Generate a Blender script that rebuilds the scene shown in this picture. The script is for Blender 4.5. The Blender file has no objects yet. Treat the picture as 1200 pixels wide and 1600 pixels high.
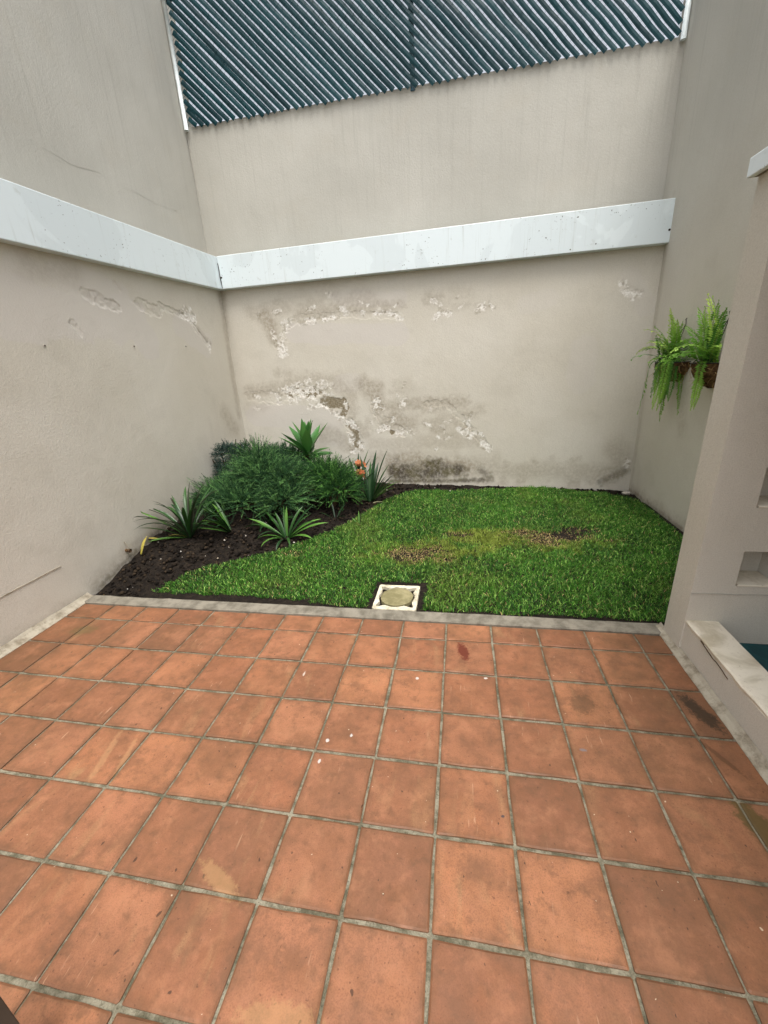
import bpy, math, random
import numpy as np
from mathutils import Matrix, Vector

rng = np.random.default_rng(7)
random.seed(7)
SC = bpy.context.scene
COL = SC.collection

# ------------------------------------------------------------------ camera
CAM_R = np.array([[0.9832905690, 0.1726815449, -0.0576258699],
                  [0.0058866006, -0.3465462175, -0.9380144280],
                  [-0.1819478078, 0.9220015202, -0.3417721347]])   # rows: right, down, forward
CAM_C = np.array([0.08014687, -2.39722744, 1.62418181])
CAM_F = 637.82                                                     # focal length in photo pixels (1200 wide)
cam = bpy.data.cameras.new('camera')
cam.sensor_fit = 'HORIZONTAL'
cam.sensor_width = 36.0
cam.lens = CAM_F / 1200 * 36.0
cam.clip_start = 0.02
cam.clip_end = 500
cam_ob = bpy.data.objects.new('camera', cam)
COL.objects.link(cam_ob)
m = Matrix.Identity(4)
for i in range(3):
    m[i][0], m[i][1], m[i][2], m[i][3] = CAM_R[0][i], -CAM_R[1][i], -CAM_R[2][i], CAM_C[i]
cam_ob.matrix_world = m
SC.camera = cam_ob

# ------------------------------------------------------------------ sky, sun, exposure
SUN_EL, SUN_AZ = 70.0, 156.0        # azimuth clockwise from +Y
world = bpy.data.worlds.new('World')
SC.world = world
world.use_nodes = True
wn, wl = world.node_tree.nodes, world.node_tree.links
bg = wn['Background']
sky = wn.new('ShaderNodeTexSky')
sky.sky_type = 'NISHITA'
sky.sun_disc = False
sky.sun_elevation = math.radians(SUN_EL)
sky.sun_rotation = math.radians(SUN_AZ)
sky.air_density = 1.0
sky.dust_density = 6.0
sky.ozone_density = 1.0
hs = wn.new('ShaderNodeHueSaturation')
hs.inputs['Saturation'].default_value = 0.30      # overcast: a nearly white sky
wl.new(sky.outputs[0], hs.inputs['Color'])
wl.new(hs.outputs[0], bg.inputs['Color'])
bg.inputs['Strength'].default_value = 0.15
sun = bpy.data.lights.new('sun', 'SUN')
sun.energy = 1.0
sun.angle = math.radians(26)
sun.color = (1.0, 0.96, 0.9)
sun_ob = bpy.data.objects.new('sun', sun)
COL.objects.link(sun_ob)
sun_ob.location = (0, 0, 8)
az, el = math.radians(SUN_AZ), math.radians(SUN_EL)
sdir = Vector((math.sin(az) * math.cos(el), math.cos(az) * math.cos(el), math.sin(el)))
sun_ob.rotation_euler = sdir.to_track_quat('Z', 'Y').to_euler()
vs = SC.view_settings
vs.view_transform = 'Standard'
vs.look = 'None'
vs.exposure = 0.88
vs.gamma = 1.0
vs.use_curve_mapping = False

# ------------------------------------------------------------------ helpers
def ray(q):
    return CAM_R.T @ np.array([(q[0] - 600) / CAM_F, (q[1] - 800) / CAM_F, 1.0])
def on_z(q, z=0.0):
    d = ray(q); return CAM_C + (z - CAM_C[2]) / d[2] * d
def on_y(q, y):
    d = ray(q); return CAM_C + (y - CAM_C[1]) / d[1] * d
def on_x(q, x):
    d = ray(q); return CAM_C + (x - CAM_C[0]) / d[0] * d

def srgb(r, g, b):
    def f(c):
        c /= 255.0
        return c / 12.92 if c <= 0.04045 else ((c + 0.055) / 1.055) ** 2.4
    return (f(r), f(g), f(b), 1.0)

def mesh(name, verts, faces, attrs=None, smooth=False):
    me = bpy.data.meshes.new(name)
    me.from_pydata([tuple(map(float, v)) for v in verts], [], [tuple(map(int, f)) for f in faces])
    if attrs:
        for k, a in attrs.items():
            a = np.asarray(a, np.float32)
            if a.ndim == 1:
                at = me.attributes.new(k, 'FLOAT', 'POINT'); at.data.foreach_set('value', a)
            else:
                at = me.attributes.new(k, 'FLOAT_COLOR', 'POINT')
                if a.shape[1] == 3: a = np.c_[a, np.ones(len(a), np.float32)]
                at.data.foreach_set('color', a.ravel())
    if smooth:
        me.polygons.foreach_set('use_smooth', [True] * len(me.polygons))
    me.update()
    return me

def fast_mesh(name, verts, tris, attrs=None, smooth=False):
    """big triangle meshes straight from numpy"""
    me = bpy.data.meshes.new(name)
    verts = np.asarray(verts, np.float32); tris = np.asarray(tris, np.int32)
    k = tris.shape[1]
    me.vertices.add(len(verts)); me.vertices.foreach_set('co', verts.ravel())
    me.loops.add(tris.size); me.loops.foreach_set('vertex_index', tris.ravel())
    me.polygons.add(len(tris))
    me.polygons.foreach_set('loop_start', np.arange(0, tris.size, k, dtype=np.int32))
    if smooth:
        me.polygons.foreach_set('use_smooth', np.ones(len(tris), bool))
    if attrs:
        for key, a in attrs.items():
            a = np.asarray(a, np.float32)
            if a.ndim == 1:
                at = me.attributes.new(key, 'FLOAT', 'POINT'); at.data.foreach_set('value', a)
            else:
                at = me.attributes.new(key, 'FLOAT_COLOR', 'POINT')
                if a.shape[1] == 3: a = np.c_[a, np.ones(len(a), np.float32)]
                at.data.foreach_set('color', a.ravel())
    me.update(calc_edges=True)
    me.validate()
    return me

def link(name, me, mat=None, parent=None, loc=(0, 0, 0), rot=(0, 0, 0)):
    if mat is not None and len(me.materials) == 0:
        me.materials.append(mat)
    o = bpy.data.objects.new(name, me)
    COL.objects.link(o)
    o.location = loc; o.rotation_euler = rot
    if parent is not None:
        o.parent = parent
    return o

def thing(name, label, cat, loc=(0, 0, 0), group=None, rotz=0.0):
    o = bpy.data.objects.new(name, None)
    COL.objects.link(o)
    o.empty_display_size = 0.1
    o.location = loc; o.rotation_euler = (0, 0, rotz)
    return tag(o, label, cat, group)

def tag(o, label, cat, group=None):
    o['label'] = label; o['category'] = cat
    if group: o['group'] = group
    return o

def box_vf(x0, x1, y0, y1, z0, z1):
    v = [(x0, y0, z0), (x1, y0, z0), (x1, y1, z0), (x0, y1, z0), (x0, y0, z1), (x1, y0, z1), (x1, y1, z1), (x0, y1, z1)]
    f = [(0, 3, 2, 1), (4, 5, 6, 7), (0, 1, 5, 4), (1, 2, 6, 5), (2, 3, 7, 6), (3, 0, 4, 7)]
    return v, f

class MB:
    def __init__(self): self.v = []; self.f = []
    def add(self, v, f):
        n = len(self.v); self.v += [tuple(p) for p in v]; self.f += [tuple(i + n for i in q) for q in f]; return self
    def box(self, *a): return self.add(*box_vf(*a))
    def tube(self, pts, r, n=6, cap=True):
        pts = [np.array(p, float) for p in pts]
        rr = r if hasattr(r, '__len__') else [r] * len(pts)
        v = []; f = []
        for i, p in enumerate(pts):
            t = pts[min(i + 1, len(pts) - 1)] - pts[max(i - 1, 0)]; t /= np.linalg.norm(t) + 1e-9
            a = np.cross(t, (0, 0, 1.0))
            if np.linalg.norm(a) < 1e-3: a = np.cross(t, (0, 1.0, 0))
            a /= np.linalg.norm(a); b = np.cross(t, a)
            for k in range(n):
                th = 2 * math.pi * k / n
                v.append(p + rr[i] * (math.cos(th) * a + math.sin(th) * b))
        for i in range(len(pts) - 1):
            for k in range(n):
                f.append((i * n + k, i * n + (k + 1) % n, (i + 1) * n + (k + 1) % n, (i + 1) * n + k))
        if cap:
            f.append(tuple(range(n))); f.append(tuple(range((len(pts) - 1) * n, len(pts) * n))[::-1])
        return self.add(v, f)
    def mesh(self, name, smooth=False): return mesh(name, self.v, self.f, smooth=smooth)

def bevel(o, w, seg=2):
    md = o.modifiers.new('bevel', 'BEVEL'); md.width = w; md.segments = seg; md.limit_method = 'ANGLE'
    return o

def vnoise(x, y, seed=0):
    xi = np.floor(x).astype(np.int64); yi = np.floor(y).astype(np.int64)
    fx = x - xi; fy = y - yi
    fx = fx * fx * (3 - 2 * fx); fy = fy * fy * (3 - 2 * fy)
    def h(a, b):
        n = (a * 374761393 + b * 668265263 + seed * 974634777) & 0xFFFFFFFF
        n = ((n ^ (n >> 13)) * 1274126177) & 0xFFFFFFFF
        return ((n ^ (n >> 16)) & 0xFFFF) / 65535.0
    a = h(xi, yi) * (1 - fx) + h(xi + 1, yi) * fx
    b = h(xi, yi + 1) * (1 - fx) + h(xi + 1, yi + 1) * fx
    return a * (1 - fy) + b * fy

def fbm(x, y, seed=0, oct=4):
    s = 0; a = 0.5; t = 0
    for i in range(oct):
        s = s + a * vnoise(x * 2 ** i + 17.3 * i, y * 2 ** i - 9.1 * i, seed + i); t += a; a *= 0.5
    return s / t          # 0..1

def cells(X, Y, size, seed):
    """random value of the nearest jittered cell: angular flakes"""
    x = X / size; y = Y / size; xi = np.floor(x).astype(np.int64); yi = np.floor(y).astype(np.int64)
    best = np.full(X.shape, 1e9); val = np.zeros(X.shape)
    def h(a, b, k):
        n = (a * 73856093 + b * 19349663 + (seed + k) * 83492791) & 0xFFFFFFFF
        n = ((n ^ (n >> 13)) * 1274126177) & 0xFFFFFFFF
        return ((n ^ (n >> 16)) & 0xFFFF) / 65535.0
    for i in (-1, 0, 1):
        for j in (-1, 0, 1):
            a, b = xi + i, yi + j
            d = (a + h(a, b, 1) - x) ** 2 + (b + h(a, b, 2) - y) ** 2
            v = h(a, b, 3); t = d < best; best = np.where(t, d, best); val = np.where(t, v, val)
    return val

def sstep(a, b, x):
    t = np.clip((x - a) / (b - a), 0, 1); return t * t * (3 - 2 * t)

def seg_dist(X, Y, pts):
    """distance of grid points to a polyline"""
    d = np.full(X.shape, 1e9)
    if len(pts) == 1:
        return np.hypot(X - pts[0][0], Y - pts[0][1])
    for (ax, ay), (bx, by) in zip(pts[:-1], pts[1:]):
        dx, dy = bx - ax, by - ay
        t = np.clip(((X - ax) * dx + (Y - ay) * dy) / (dx * dx + dy * dy + 1e-12), 0, 1)
        d = np.minimum(d, np.hypot(X - ax - t * dx, Y - ay - t * dy))
    return d

# ------------------------------------------------------------------ material builder
class Mat:
    def __init__(self, name, rough=0.8, spec=0.3):
        self.m = bpy.data.materials.new(name); self.m.use_nodes = True
        self.n = self.m.node_tree.nodes; self.l = self.m.node_tree.links
        self.b = self.n['Principled BSDF']
        self.b.inputs['Roughness'].default_value = rough
        self.b.inputs['Specular IOR Level'].default_value = spec
        self._pos = None
    def new(self, t, **kw):
        nd = self.n.new(t)
        for k, v in kw.items(): setattr(nd, k, v)
        return nd
    def put(self, sock, v):
        if isinstance(v, bpy.types.NodeSocket): self.l.new(v, sock)
        else: sock.default_value = v
    def pos(self):
        if self._pos is None: self._pos = self.new('ShaderNodeNewGeometry').outputs['Position']
        return self._pos
    def mapped(self, scale, vec=None, loc=(0, 0, 0)):
        mp = self.new('ShaderNodeMapping'); self.put(mp.inputs['Vector'], vec or self.pos())
        mp.inputs['Scale'].default_value = scale; self.put(mp.inputs['Location'], loc); return mp.outputs[0]
    def noise(self, scale, detail=4, rough=0.55, vec=None, dist=0.0):
        t = self.new('ShaderNodeTexNoise'); self.put(t.inputs['Vector'], vec or self.pos())
        t.inputs['Scale'].default_value = scale; t.inputs['Detail'].default_value = detail
        t.inputs['Roughness'].default_value = rough; t.inputs['Distortion'].default_value = dist
        return t.outputs['Fac']
    def ramp(self, fac, a, b, lo=0.0, hi=1.0):
        r = self.new('ShaderNodeMapRange'); r.interpolation_type = 'SMOOTHSTEP'
        self.put(r.inputs['Value'], fac)
        self.put(r.inputs['From Min'], a); self.put(r.inputs['From Max'], b)
        r.inputs['To Min'].default_value = lo; r.inputs['To Max'].default_value = hi
        return r.outputs['Result']
    def math(self, op, a, b=0.0, c=None):
        t = self.new('ShaderNodeMath', operation=op); self.put(t.inputs[0], a); self.put(t.inputs[1], b)
        if c is not None: self.put(t.inputs[2], c)
        return t.outputs[0]
    def mix(self, fac, a, b, blend='MIX'):
        t = self.new('ShaderNodeMix', data_type='RGBA', blend_type=blend)
        self.put(t.inputs['Factor'], fac); self.put(t.inputs['A'], a); self.put(t.inputs['B'], b)
        return t.outputs['Result']
    def attr(self, name, out='Fac'):
        t = self.new('ShaderNodeAttribute'); t.attribute_name = name; return t.outputs[out]
    def color(self, c): self.put(self.b.inputs['Base Color'], c); return self
    def bump(self, h, strength=0.3, dist=0.01):
        t = self.new('ShaderNodeBump'); t.inputs['Strength'].default_value = strength
        t.inputs['Distance'].default_value = dist; self.put(t.inputs['Height'], h)
        self.l.new(t.outputs[0], self.b.inputs['Normal']); return self
    def spot(self, cx, cy, rx, ry, rot, noise, amount=0.5, axes='xy'):
        """1 inside a ragged ellipse on the floor"""
        sep = self.new('ShaderNodeSeparateXYZ'); self.l.new(self.pos(), sep.inputs[0])
        x = self.math('SUBTRACT', sep.outputs[0], cx); y = self.math('SUBTRACT', sep.outputs[1], cy)
        c, s = math.cos(rot), math.sin(rot)
        u = self.math('ADD', self.math('MULTIPLY', x, c / rx), self.math('MULTIPLY', y, s / rx))
        v = self.math('ADD', self.math('MULTIPLY', x, -s / ry), self.math('MULTIPLY', y, c / ry))
        d = self.math('SQRT', self.math('ADD', self.math('MULTIPLY', u, u), self.math('MULTIPLY', v, v)))
        d = self.math('ADD', d, self.math('MULTIPLY', self.math('SUBTRACT', noise, 0.5), amount * 4))
        return self.ramp(d, 1.15, 0.65)

def wall_material(name, masks=True, split=(2.70, 2.74)):
    M = Mat(name, 0.92, 0.15)
    sep0 = M.new('ShaderNodeSeparateXYZ'); M.l.new(M.pos(), sep0.inputs[0])
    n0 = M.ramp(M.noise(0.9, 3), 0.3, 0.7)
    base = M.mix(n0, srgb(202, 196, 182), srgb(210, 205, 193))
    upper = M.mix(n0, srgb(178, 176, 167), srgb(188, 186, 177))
    base = M.mix(M.ramp(sep0.outputs[2], split[0], split[1]), base, upper)  # blends to a greyer tone above the split height
    # rain streaks: thin vertical noise, stronger high up on the wall
    st = M.noise(1.0, 5, 0.65, M.mapped((34, 34, 1.1)))
    sep = M.new('ShaderNodeSeparateXYZ'); M.l.new(M.pos(), sep.inputs[0])
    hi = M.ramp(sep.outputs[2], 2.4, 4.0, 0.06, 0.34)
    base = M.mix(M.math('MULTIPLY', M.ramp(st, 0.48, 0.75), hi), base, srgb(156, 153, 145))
    blot = M.ramp(M.noise(2.6, 6, 0.6, dist=0.4), 0.5, 0.75, 0, 0.30)
    base = M.mix(blot, base, srgb(180, 174, 160))
    grain = M.noise(170, 3, 0.6)
    base = M.mix(M.ramp(grain, 0.35, 0.75, 0, 0.30), base, srgb(156, 148, 133))
    h = M.math('ADD', M.math('MULTIPLY', grain, 0.6), M.noise(55, 4, 0.6))
    if masks:
        n1 = M.noise(28, 5, 0.65)
        base = M.mix(M.math('MULTIPLY', M.attr('patch'), 0.7), base, srgb(201, 195, 187))
        dirt_dark = M.math('MULTIPLY', M.attr('dirt_dark'), M.ramp(n1, 0.3, 0.65, 0.35, 1.0))
        base = M.mix(dirt_dark, base, srgb(138, 125, 106))
        base = M.mix(M.math('MULTIPLY', M.attr('sub'), M.ramp(M.noise(60, 3), 0.3, 0.7, 0.7, 1.0)), base, srgb(120, 108, 84))
        base = M.mix(M.attr('peel'), base, M.mix(M.ramp(M.noise(45, 4), 0.4, 0.65), srgb(208, 202, 192), srgb(234, 231, 224)))
        moss = M.math('MULTIPLY', M.attr('moss'), M.ramp(n1, 0.25, 0.6, 0.45, 1.0))
        base = M.mix(moss, base, M.mix(M.ramp(M.noise(7, 3), 0.4, 0.6), srgb(52, 45, 34), srgb(84, 78, 50)))
    M.color(base)
    M.bump(h, 0.35, 0.006)
    return M.m

MAT = {}
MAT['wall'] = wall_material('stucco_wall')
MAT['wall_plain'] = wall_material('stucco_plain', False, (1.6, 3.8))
MAT['wall_right'] = wall_material('stucco_soft_split', True, (1.6, 3.8))

M = Mat('board_paint', 0.45, 0.4)
c = M.mix(M.ramp(M.noise(1.1, 3, 0.5, dist=1.5), 0.47, 0.5), srgb(212, 222, 224), srgb(219, 229, 231))
c = M.mix(M.ramp(M.noise(9, 6, 0.7), 0.60, 0.72, 0, 0.5), c, srgb(186, 194, 190))
dr = M.noise(1.0, 5, 0.7, M.mapped((30, 30, 1.3)))
c = M.mix(M.ramp(dr, 0.55, 0.78, 0, 0.45), c, srgb(176, 182, 176))
sp = M.ramp(M.noise(42, 3, 0.6), 0.66, 0.70)
c = M.mix(M.math('MULTIPLY', sp, M.ramp(M.noise(3, 2), 0.45, 0.6)), c, srgb(92, 96, 92))
M.color(c).bump(M.noise(30, 5), 0.15, 0.004); MAT['board'] = M.m

M = Mat('concrete_grey', 0.9, 0.2)
c = M.mix(M.ramp(M.noise(12, 6, 0.65), 0.35, 0.7), srgb(134, 128, 115), srgb(98, 93, 82))
c = M.mix(M.ramp(M.noise(90, 3), 0.55, 0.75, 0, 0.5), c, srgb(100, 96, 84))
M.color(c).bump(M.noise(110, 4), 0.5, 0.006); MAT['kerb'] = M.m

M = Mat('cement_fillet', 0.85, 0.2)
c = M.mix(M.ramp(M.noise(14, 6, 0.7), 0.4, 0.7), srgb(170, 162, 145), srgb(124, 114, 97))
M.color(c).bump(M.noise(70, 4), 0.4, 0.006); MAT['fillet'] = M.m

M = Mat('ledge_coat', 0.8, 0.25)
n = M.noise(5, 6, 0.6, dist=0.6)
c = M.mix(M.ramp(n, 0.45, 0.68, 0, 0.75), srgb(224, 216, 198), srgb(172, 160, 134))
c = M.mix(M.ramp(M.noise(60, 4, 0.7), 0.58, 0.75, 0, 0.55), c, srgb(138, 124, 100))
M.color(c).bump(M.noise(80, 4), 0.3, 0.005); MAT['ledge'] = M.m

M = Mat('teal_floor', 0.55, 0.4)
M.color(M.mix(M.ramp(M.noise(16, 5), 0.4, 0.7), srgb(12, 62, 68), srgb(20, 76, 80))).bump(M.noise(60, 3), 0.2, 0.004)
MAT['teal'] = M.m

M = Mat('grout', 0.95, 0.1)
c = M.mix(M.ramp(M.noise(16, 5, 0.7), 0.35, 0.65), srgb(138, 132, 114), srgb(88, 84, 68))
c = M.mix(M.ramp(M.noise(140, 3), 0.5, 0.75, 0, 0.6), c, srgb(58, 54, 40))
M.color(c).bump(M.noise(150, 4), 0.7, 0.006); MAT['grout'] = M.m

def tile_material():
    M = Mat('terracotta', 0.62, 0.35)
    oi = M.new('ShaderNodeObjectInfo')
    rnd = oi.outputs['Random']
    ofs = M.new('ShaderNodeCombineXYZ')
    M.put(ofs.inputs[0], M.math('MULTIPLY', rnd, 37.0)); M.put(ofs.inputs[1], M.math('MULTIPLY', rnd, 91.0)); M.put(ofs.inputs[2], M.math('MULTIPLY', rnd, 13.0))
    vec = M.mapped((1, 1, 1), loc=ofs.outputs[0])
    cr = M.new('ShaderNodeValToRGB'); M.put(cr.inputs[0], rnd)
    el = cr.color_ramp.elements
    el[0].position = 0; el[0].color = srgb(124, 84, 62)
    el[1].position = 1; el[1].color = srgb(160, 108, 80)
    for p, col in ((0.15, srgb(150, 97, 70)), (0.3, srgb(120, 80, 58)), (0.45, srgb(166, 112, 84)), (0.6, srgb(142, 92, 66)), (0.75, srgb(172, 116, 84)), (0.88, srgb(132, 86, 62))):
        e = el.new(p); e.color = col
    base = cr.outputs[0]
    base = M.mix(M.ramp(M.noise(7, 5, 0.6, vec), 0.35, 0.7, 0, 0.6), base, srgb(119, 80, 57))
    base = M.mix(M.ramp(M.noise(30, 4, 0.65, vec), 0.45, 0.75, 0, 0.4), base, srgb(158, 105, 81))
    # cream flashes burnt into some tiles
    fl = M.noise(1.0, 3, 0.5, M.mapped((10, 3.0, 1), vec), 1.2)
    gate = M.ramp(M.noise(1.7, 1, 0.5, vec), 0.47, 0.60)
    base = M.mix(M.math('MULTIPLY', M.math('MULTIPLY', M.ramp(fl, 0.52, 0.76), gate), 0.55), base, srgb(165, 129, 93))
    # grime over the whole floor; tiles darker by the left wall and along the right ledge
    sep = M.new('ShaderNodeSeparateXYZ'); M.l.new(M.pos(), sep.inputs[0])
    edge = M.math('MAXIMUM', M.ramp(sep.outputs[0], -1.7, -2.7), M.ramp(sep.outputs[0], 0.3, 1.2, 0, 0.8))
    g = M.noise(2.6, 8, 0.72, dist=0.2)
    base = M.mix(M.math('MULTIPLY', M.ramp(g, 0.45, 0.72), M.math('ADD', 0.52, M.math('MULTIPLY', edge, 0.35))), base, srgb(104, 74, 50))
    base = M.mix(M.math('MULTIPLY', edge, 0.38), base, srgb(110, 80, 54))
    tc = M.new('ShaderNodeTexCoord'); so = M.new('ShaderNodeSeparateXYZ'); M.l.new(tc.outputs['Object'], so.inputs[0])
    rim = M.math('MAXIMUM', M.math('ABSOLUTE', so.outputs[0]), M.math('ABSOLUTE', so.outputs[1]))
    rim = M.ramp(M.math('ADD', rim, M.math('MULTIPLY', M.math('SUBTRACT', M.noise(24, 5, 0.7), 0.5), 0.06)), 0.105, 0.142)
    base = M.mix(M.math('MULTIPLY', rim, 0.6), base, srgb(98, 70, 48))
    gr = M.noise(230, 3, 0.7)
    base = M.mix(M.ramp(gr, 0.42, 0.7, 0, 0.5), base, srgb(106, 70, 50))
    mot = M.noise(19, 6, 0.7, dist=0.1)
    base = M.mix(M.ramp(mot, 0.50, 0.70, 0, 0.55), base, srgb(96, 68, 48))
    wear = M.noise(6.5, 8, 0.72, dist=0.15)
    base = M.mix(M.ramp(wear, 0.50, 0.68, 0, 0.34), base, srgb(176, 122, 92))
    base = M.mix(M.ramp(wear, 0.50, 0.36, 0, 0.50), base, srgb(104, 72, 52))
    scr = M.noise(1.0, 3, 0.6, M.mapped((60, 7, 1), loc=(3, 1, 0)), 0.2)
    base = M.mix(M.math('MULTIPLY', M.ramp(scr, 0.64, 0.72), M.ramp(M.noise(3, 2), 0.5, 0.65, 0, 0.5)), base, srgb(196, 158, 128))
    # dark pits and pale crumbs
    pit = M.ramp(M.noise(85, 2, 0.5), 0.68, 0.72)
    base = M.mix(M.math('MULTIPLY', pit, 0.55), base, srgb(80, 50, 34))
    pit2 = M.math('MULTIPLY', M.ramp(M.noise(26, 2, 0.4, M.mapped((1.8, 1, 1))), 0.735, 0.76), 0.8)
    base = M.mix(pit2, base, srgb(62, 42, 30))
    cr2 = M.math('MULTIPLY', M.ramp(M.noise(66, 1, 0.4, M.mapped((1, 1, 1), loc=(5, 3, 1))), 0.80, 0.81), 0.55)
    base = M.mix(cr2, base, srgb(222, 206, 180))
    n2 = M.math('ADD', M.math('MULTIPLY', M.noise(13, 6, 0.75, dist=1.0), 0.55), M.math('MULTIPLY', M.noise(70, 4, 0.75), 0.45))
    def spots(px, rx, ry, rot, col, amt, rag=0.35):
        rag = 0.8
        if rx < .016 and ry < .03: rx *= .8; ry *= .8
        nonlocal base
        p = on_z(px)
        base = M.mix(M.math('MULTIPLY', M.spot(p[0], p[1], rx, ry, rot, n2, rag), amt), base, col)
    spots((723, 1018), 0.032, 0.085, 0.25, srgb(96, 40, 26), 0.95, 0.40)      # wet red-brown splash
    spots((1092, 1112), 0.045, 0.13, 0.35, srgb(48, 38, 26), 0.85, 0.40)      # black mould by the ledge
    spots((1185, 1290), 0.05, 0.10, 0.2, srgb(84, 70, 36), 0.85, 0.40)
    spots((1122, 1180), 0.012, 0.11, 0.5, srgb(92, 62, 40), 0.7, 0.5)
    spots((130, 985), 0.10, 0.05, 0.2, srgb(92, 80, 48), 0.55, 0.5)           # green film, left
    spots((910, 1100), 0.07, 0.06, 0.2, srgb(84, 62, 42), 0.6, 0.5)
    spots((340, 1372), 0.11, 0.028, -0.45, srgb(178, 142, 98), 0.32, 0.35)    # sand colour
    spots((430, 1590), 0.12, 0.035, 0.1, srgb(175, 137, 94), 0.32, 0.35)
    spots((165, 1180), 0.018, 0.14, 0.25, srgb(178, 137, 99), 0.36, 0.25)
    spots((195, 1185), 0.014, 0.13, 0.25, srgb(178, 137, 99), 0.36, 0.25)
    spots((786, 1276), 0.010, 0.010, 0, srgb(58, 56, 60), 0.9, 0.3)
    spots((512, 1157), 0.010, 0.012, 0, srgb(190, 184, 177), 0.9, 0.3)        # paint drips
    spots((549, 1149), 0.010, 0.012, 0, srgb(190, 184, 177), 0.9, 0.3)
    spots((499, 1190), 0.008, 0.014, 0, srgb(190, 184, 177), 0.9, 0.3)
    spots((652, 1060), 0.013, 0.012, 0, srgb(194, 187, 178), 0.9, 0.3)
    spots((759, 1060), 0.012, 0.008, 0, srgb(194, 187, 178), 0.9, 0.3)
    spots((475, 1053), 0.008, 0.02, 0, srgb(192, 177, 163), 0.8, 0.3)
    spots((912, 1172), 0.018, 0.008, 0, srgb(116, 108, 108), 0.8, 0.4)
    hsn = M.new('ShaderNodeHueSaturation'); hsn.inputs['Saturation'].default_value = 1.02; hsn.inputs['Hue'].default_value = 0.5025; hsn.inputs['Value'].default_value = 0.91; M.put(hsn.inputs['Color'], base); base = hsn.outputs[0]
    M.color(base)
    M.put(M.b.inputs['Roughness'], M.ramp(M.noise(9, 4), 0.3, 0.7, 0.5, 0.8))
    hh = M.math('SUBTRACT', M.math('ADD', M.noise(40, 5, 0.6), M.math('MULTIPLY', M.noise(6, 3), 1.5)), M.math('MULTIPLY', pit, 0.4))
    M.bump(hh, 0.25, 0.004)
    return M.m
MAT['tile'] = tile_material()

M = Mat('soil', 0.95, 0.15)
c = M.mix(M.ramp(M.noise(22, 6, 0.65), 0.35, 0.7), srgb(25, 21, 18), srgb(44, 37, 30))
c = M.mix(M.ramp(M.noise(90, 3), 0.66, 0.74), c, srgb(70, 60, 48))
M.color(c).bump(M.noise(45, 6, 0.7), 0.9, 0.02); MAT['soil'] = M.m

def vcol(name, rough=0.5, spec=0.35, trans=0.0, attr='col', bump=None):
    M = Mat(name, rough, spec)
    M.color(M.attr(attr, 'Color'))
    if bump: M.bump(M.noise(bump, 4), 0.3, 0.004)
    if trans > 0:
        t = M.new('ShaderNodeBsdfTranslucent'); M.put(t.inputs['Color'], M.attr(attr, 'Color'))
        mx = M.new('ShaderNodeMixShader'); mx.inputs[0].default_value = trans
        out = M.n['Material Output']
        M.l.new(M.b.outputs[0], mx.inputs[1]); M.l.new(t.outputs[0], mx.inputs[2]); M.l.new(mx.outputs[0], out.inputs['Surface'])
    return M.m
MAT['grass'] = vcol('grass_blades', 0.55, 0.3, 0.25)
MAT['leaf'] = vcol('strap_leaf', 0.38, 0.45, 0.12)
MAT['needle'] = vcol('needle_foliage', 0.6, 0.25, 0.2)
MAT['fern'] = vcol('fern_frond', 0.5, 0.3, 0.3)
MAT['petal'] = vcol('petal', 0.5, 0.3, 0.3)
MAT['clod'] = vcol('clods', 0.95, 0.1, bump=60)

def simple(name, c1, c2, scale, rough, spec=0.3, bump=0.3, bd=0.004, metal=0.0):
    M = Mat(name, rough, spec)
    M.color(M.mix(M.ramp(M.noise(scale, 5, 0.6), 0.35, 0.7), c1, c2)).bump(M.noise(scale * 3, 4), bump, bd)
    M.b.inputs['Metallic'].default_value = metal
    return M.m
MAT['slat'] = None
M = Mat('pvc_slat', 0.5, 0.22)
oi = M.new('ShaderNodeObjectInfo')
c = M.mix(oi.outputs['Random'], srgb(3, 40, 46), srgb(8, 56, 62))
c = M.mix(M.ramp(M.noise(12, 4), 0.5, 0.8, 0, 0.3), c, srgb(16, 70, 76))
M.color(c).bump(M.noise(18, 3), 0.25, 0.006); MAT['slat'] = M.m
MAT['wire'] = simple('coated_wire', srgb(22, 52, 58), srgb(36, 70, 76), 30, 0.4)
MAT['galv'] = simple('galvanised_pipe', srgb(196, 206, 206), srgb(222, 228, 226), 12, 0.45, 0.5)
MAT['darkpost'] = simple('dark_post', srgb(18, 52, 64), srgb(26, 66, 78), 12, 0.5)
MAT['cover'] = simple('cover_concrete', srgb(214, 206, 184), srgb(168, 160, 138), 18, 0.85, 0.2, 0.5)
MAT['lid'] = simple('lid_concrete', srgb(116, 110, 78), srgb(146, 138, 104), 14, 0.8, 0.2, 0.5)
MAT['coir'] = simple('coir_fibre', srgb(70, 52, 34), srgb(122, 96, 66), 24, 0.95, 0.1, 0.9, 0.02)
MAT['strand'] = simple('fibre_strand', srgb(176, 146, 104), srgb(122, 96, 62), 24, 0.9, 0.1)
MAT['hanger'] = simple('black_wire', srgb(26, 24, 22), srgb(44, 40, 36), 30, 0.5)
MAT['bark'] = simple('bark', srgb(74, 58, 44), srgb(104, 86, 64), 30, 0.9, 0.1, 0.8, 0.01)
MAT['frame'] = simple('bronze_frame', srgb(74, 68, 60), srgb(84, 78, 70), 8, 0.5, 0.4, 0.05)
MAT['crack'] = simple('crack_dark', srgb(172, 168, 158), srgb(184, 180, 170), 20, 0.95, 0.05)
MAT['hole'] = simple('hole_dark', srgb(40, 36, 30), srgb(60, 54, 46), 30, 0.95, 0.05)
MAT['stone'] = simple('pale_stone', srgb(206, 200, 190), srgb(170, 162, 150), 30, 0.8, 0.2, 0.4)
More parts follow.
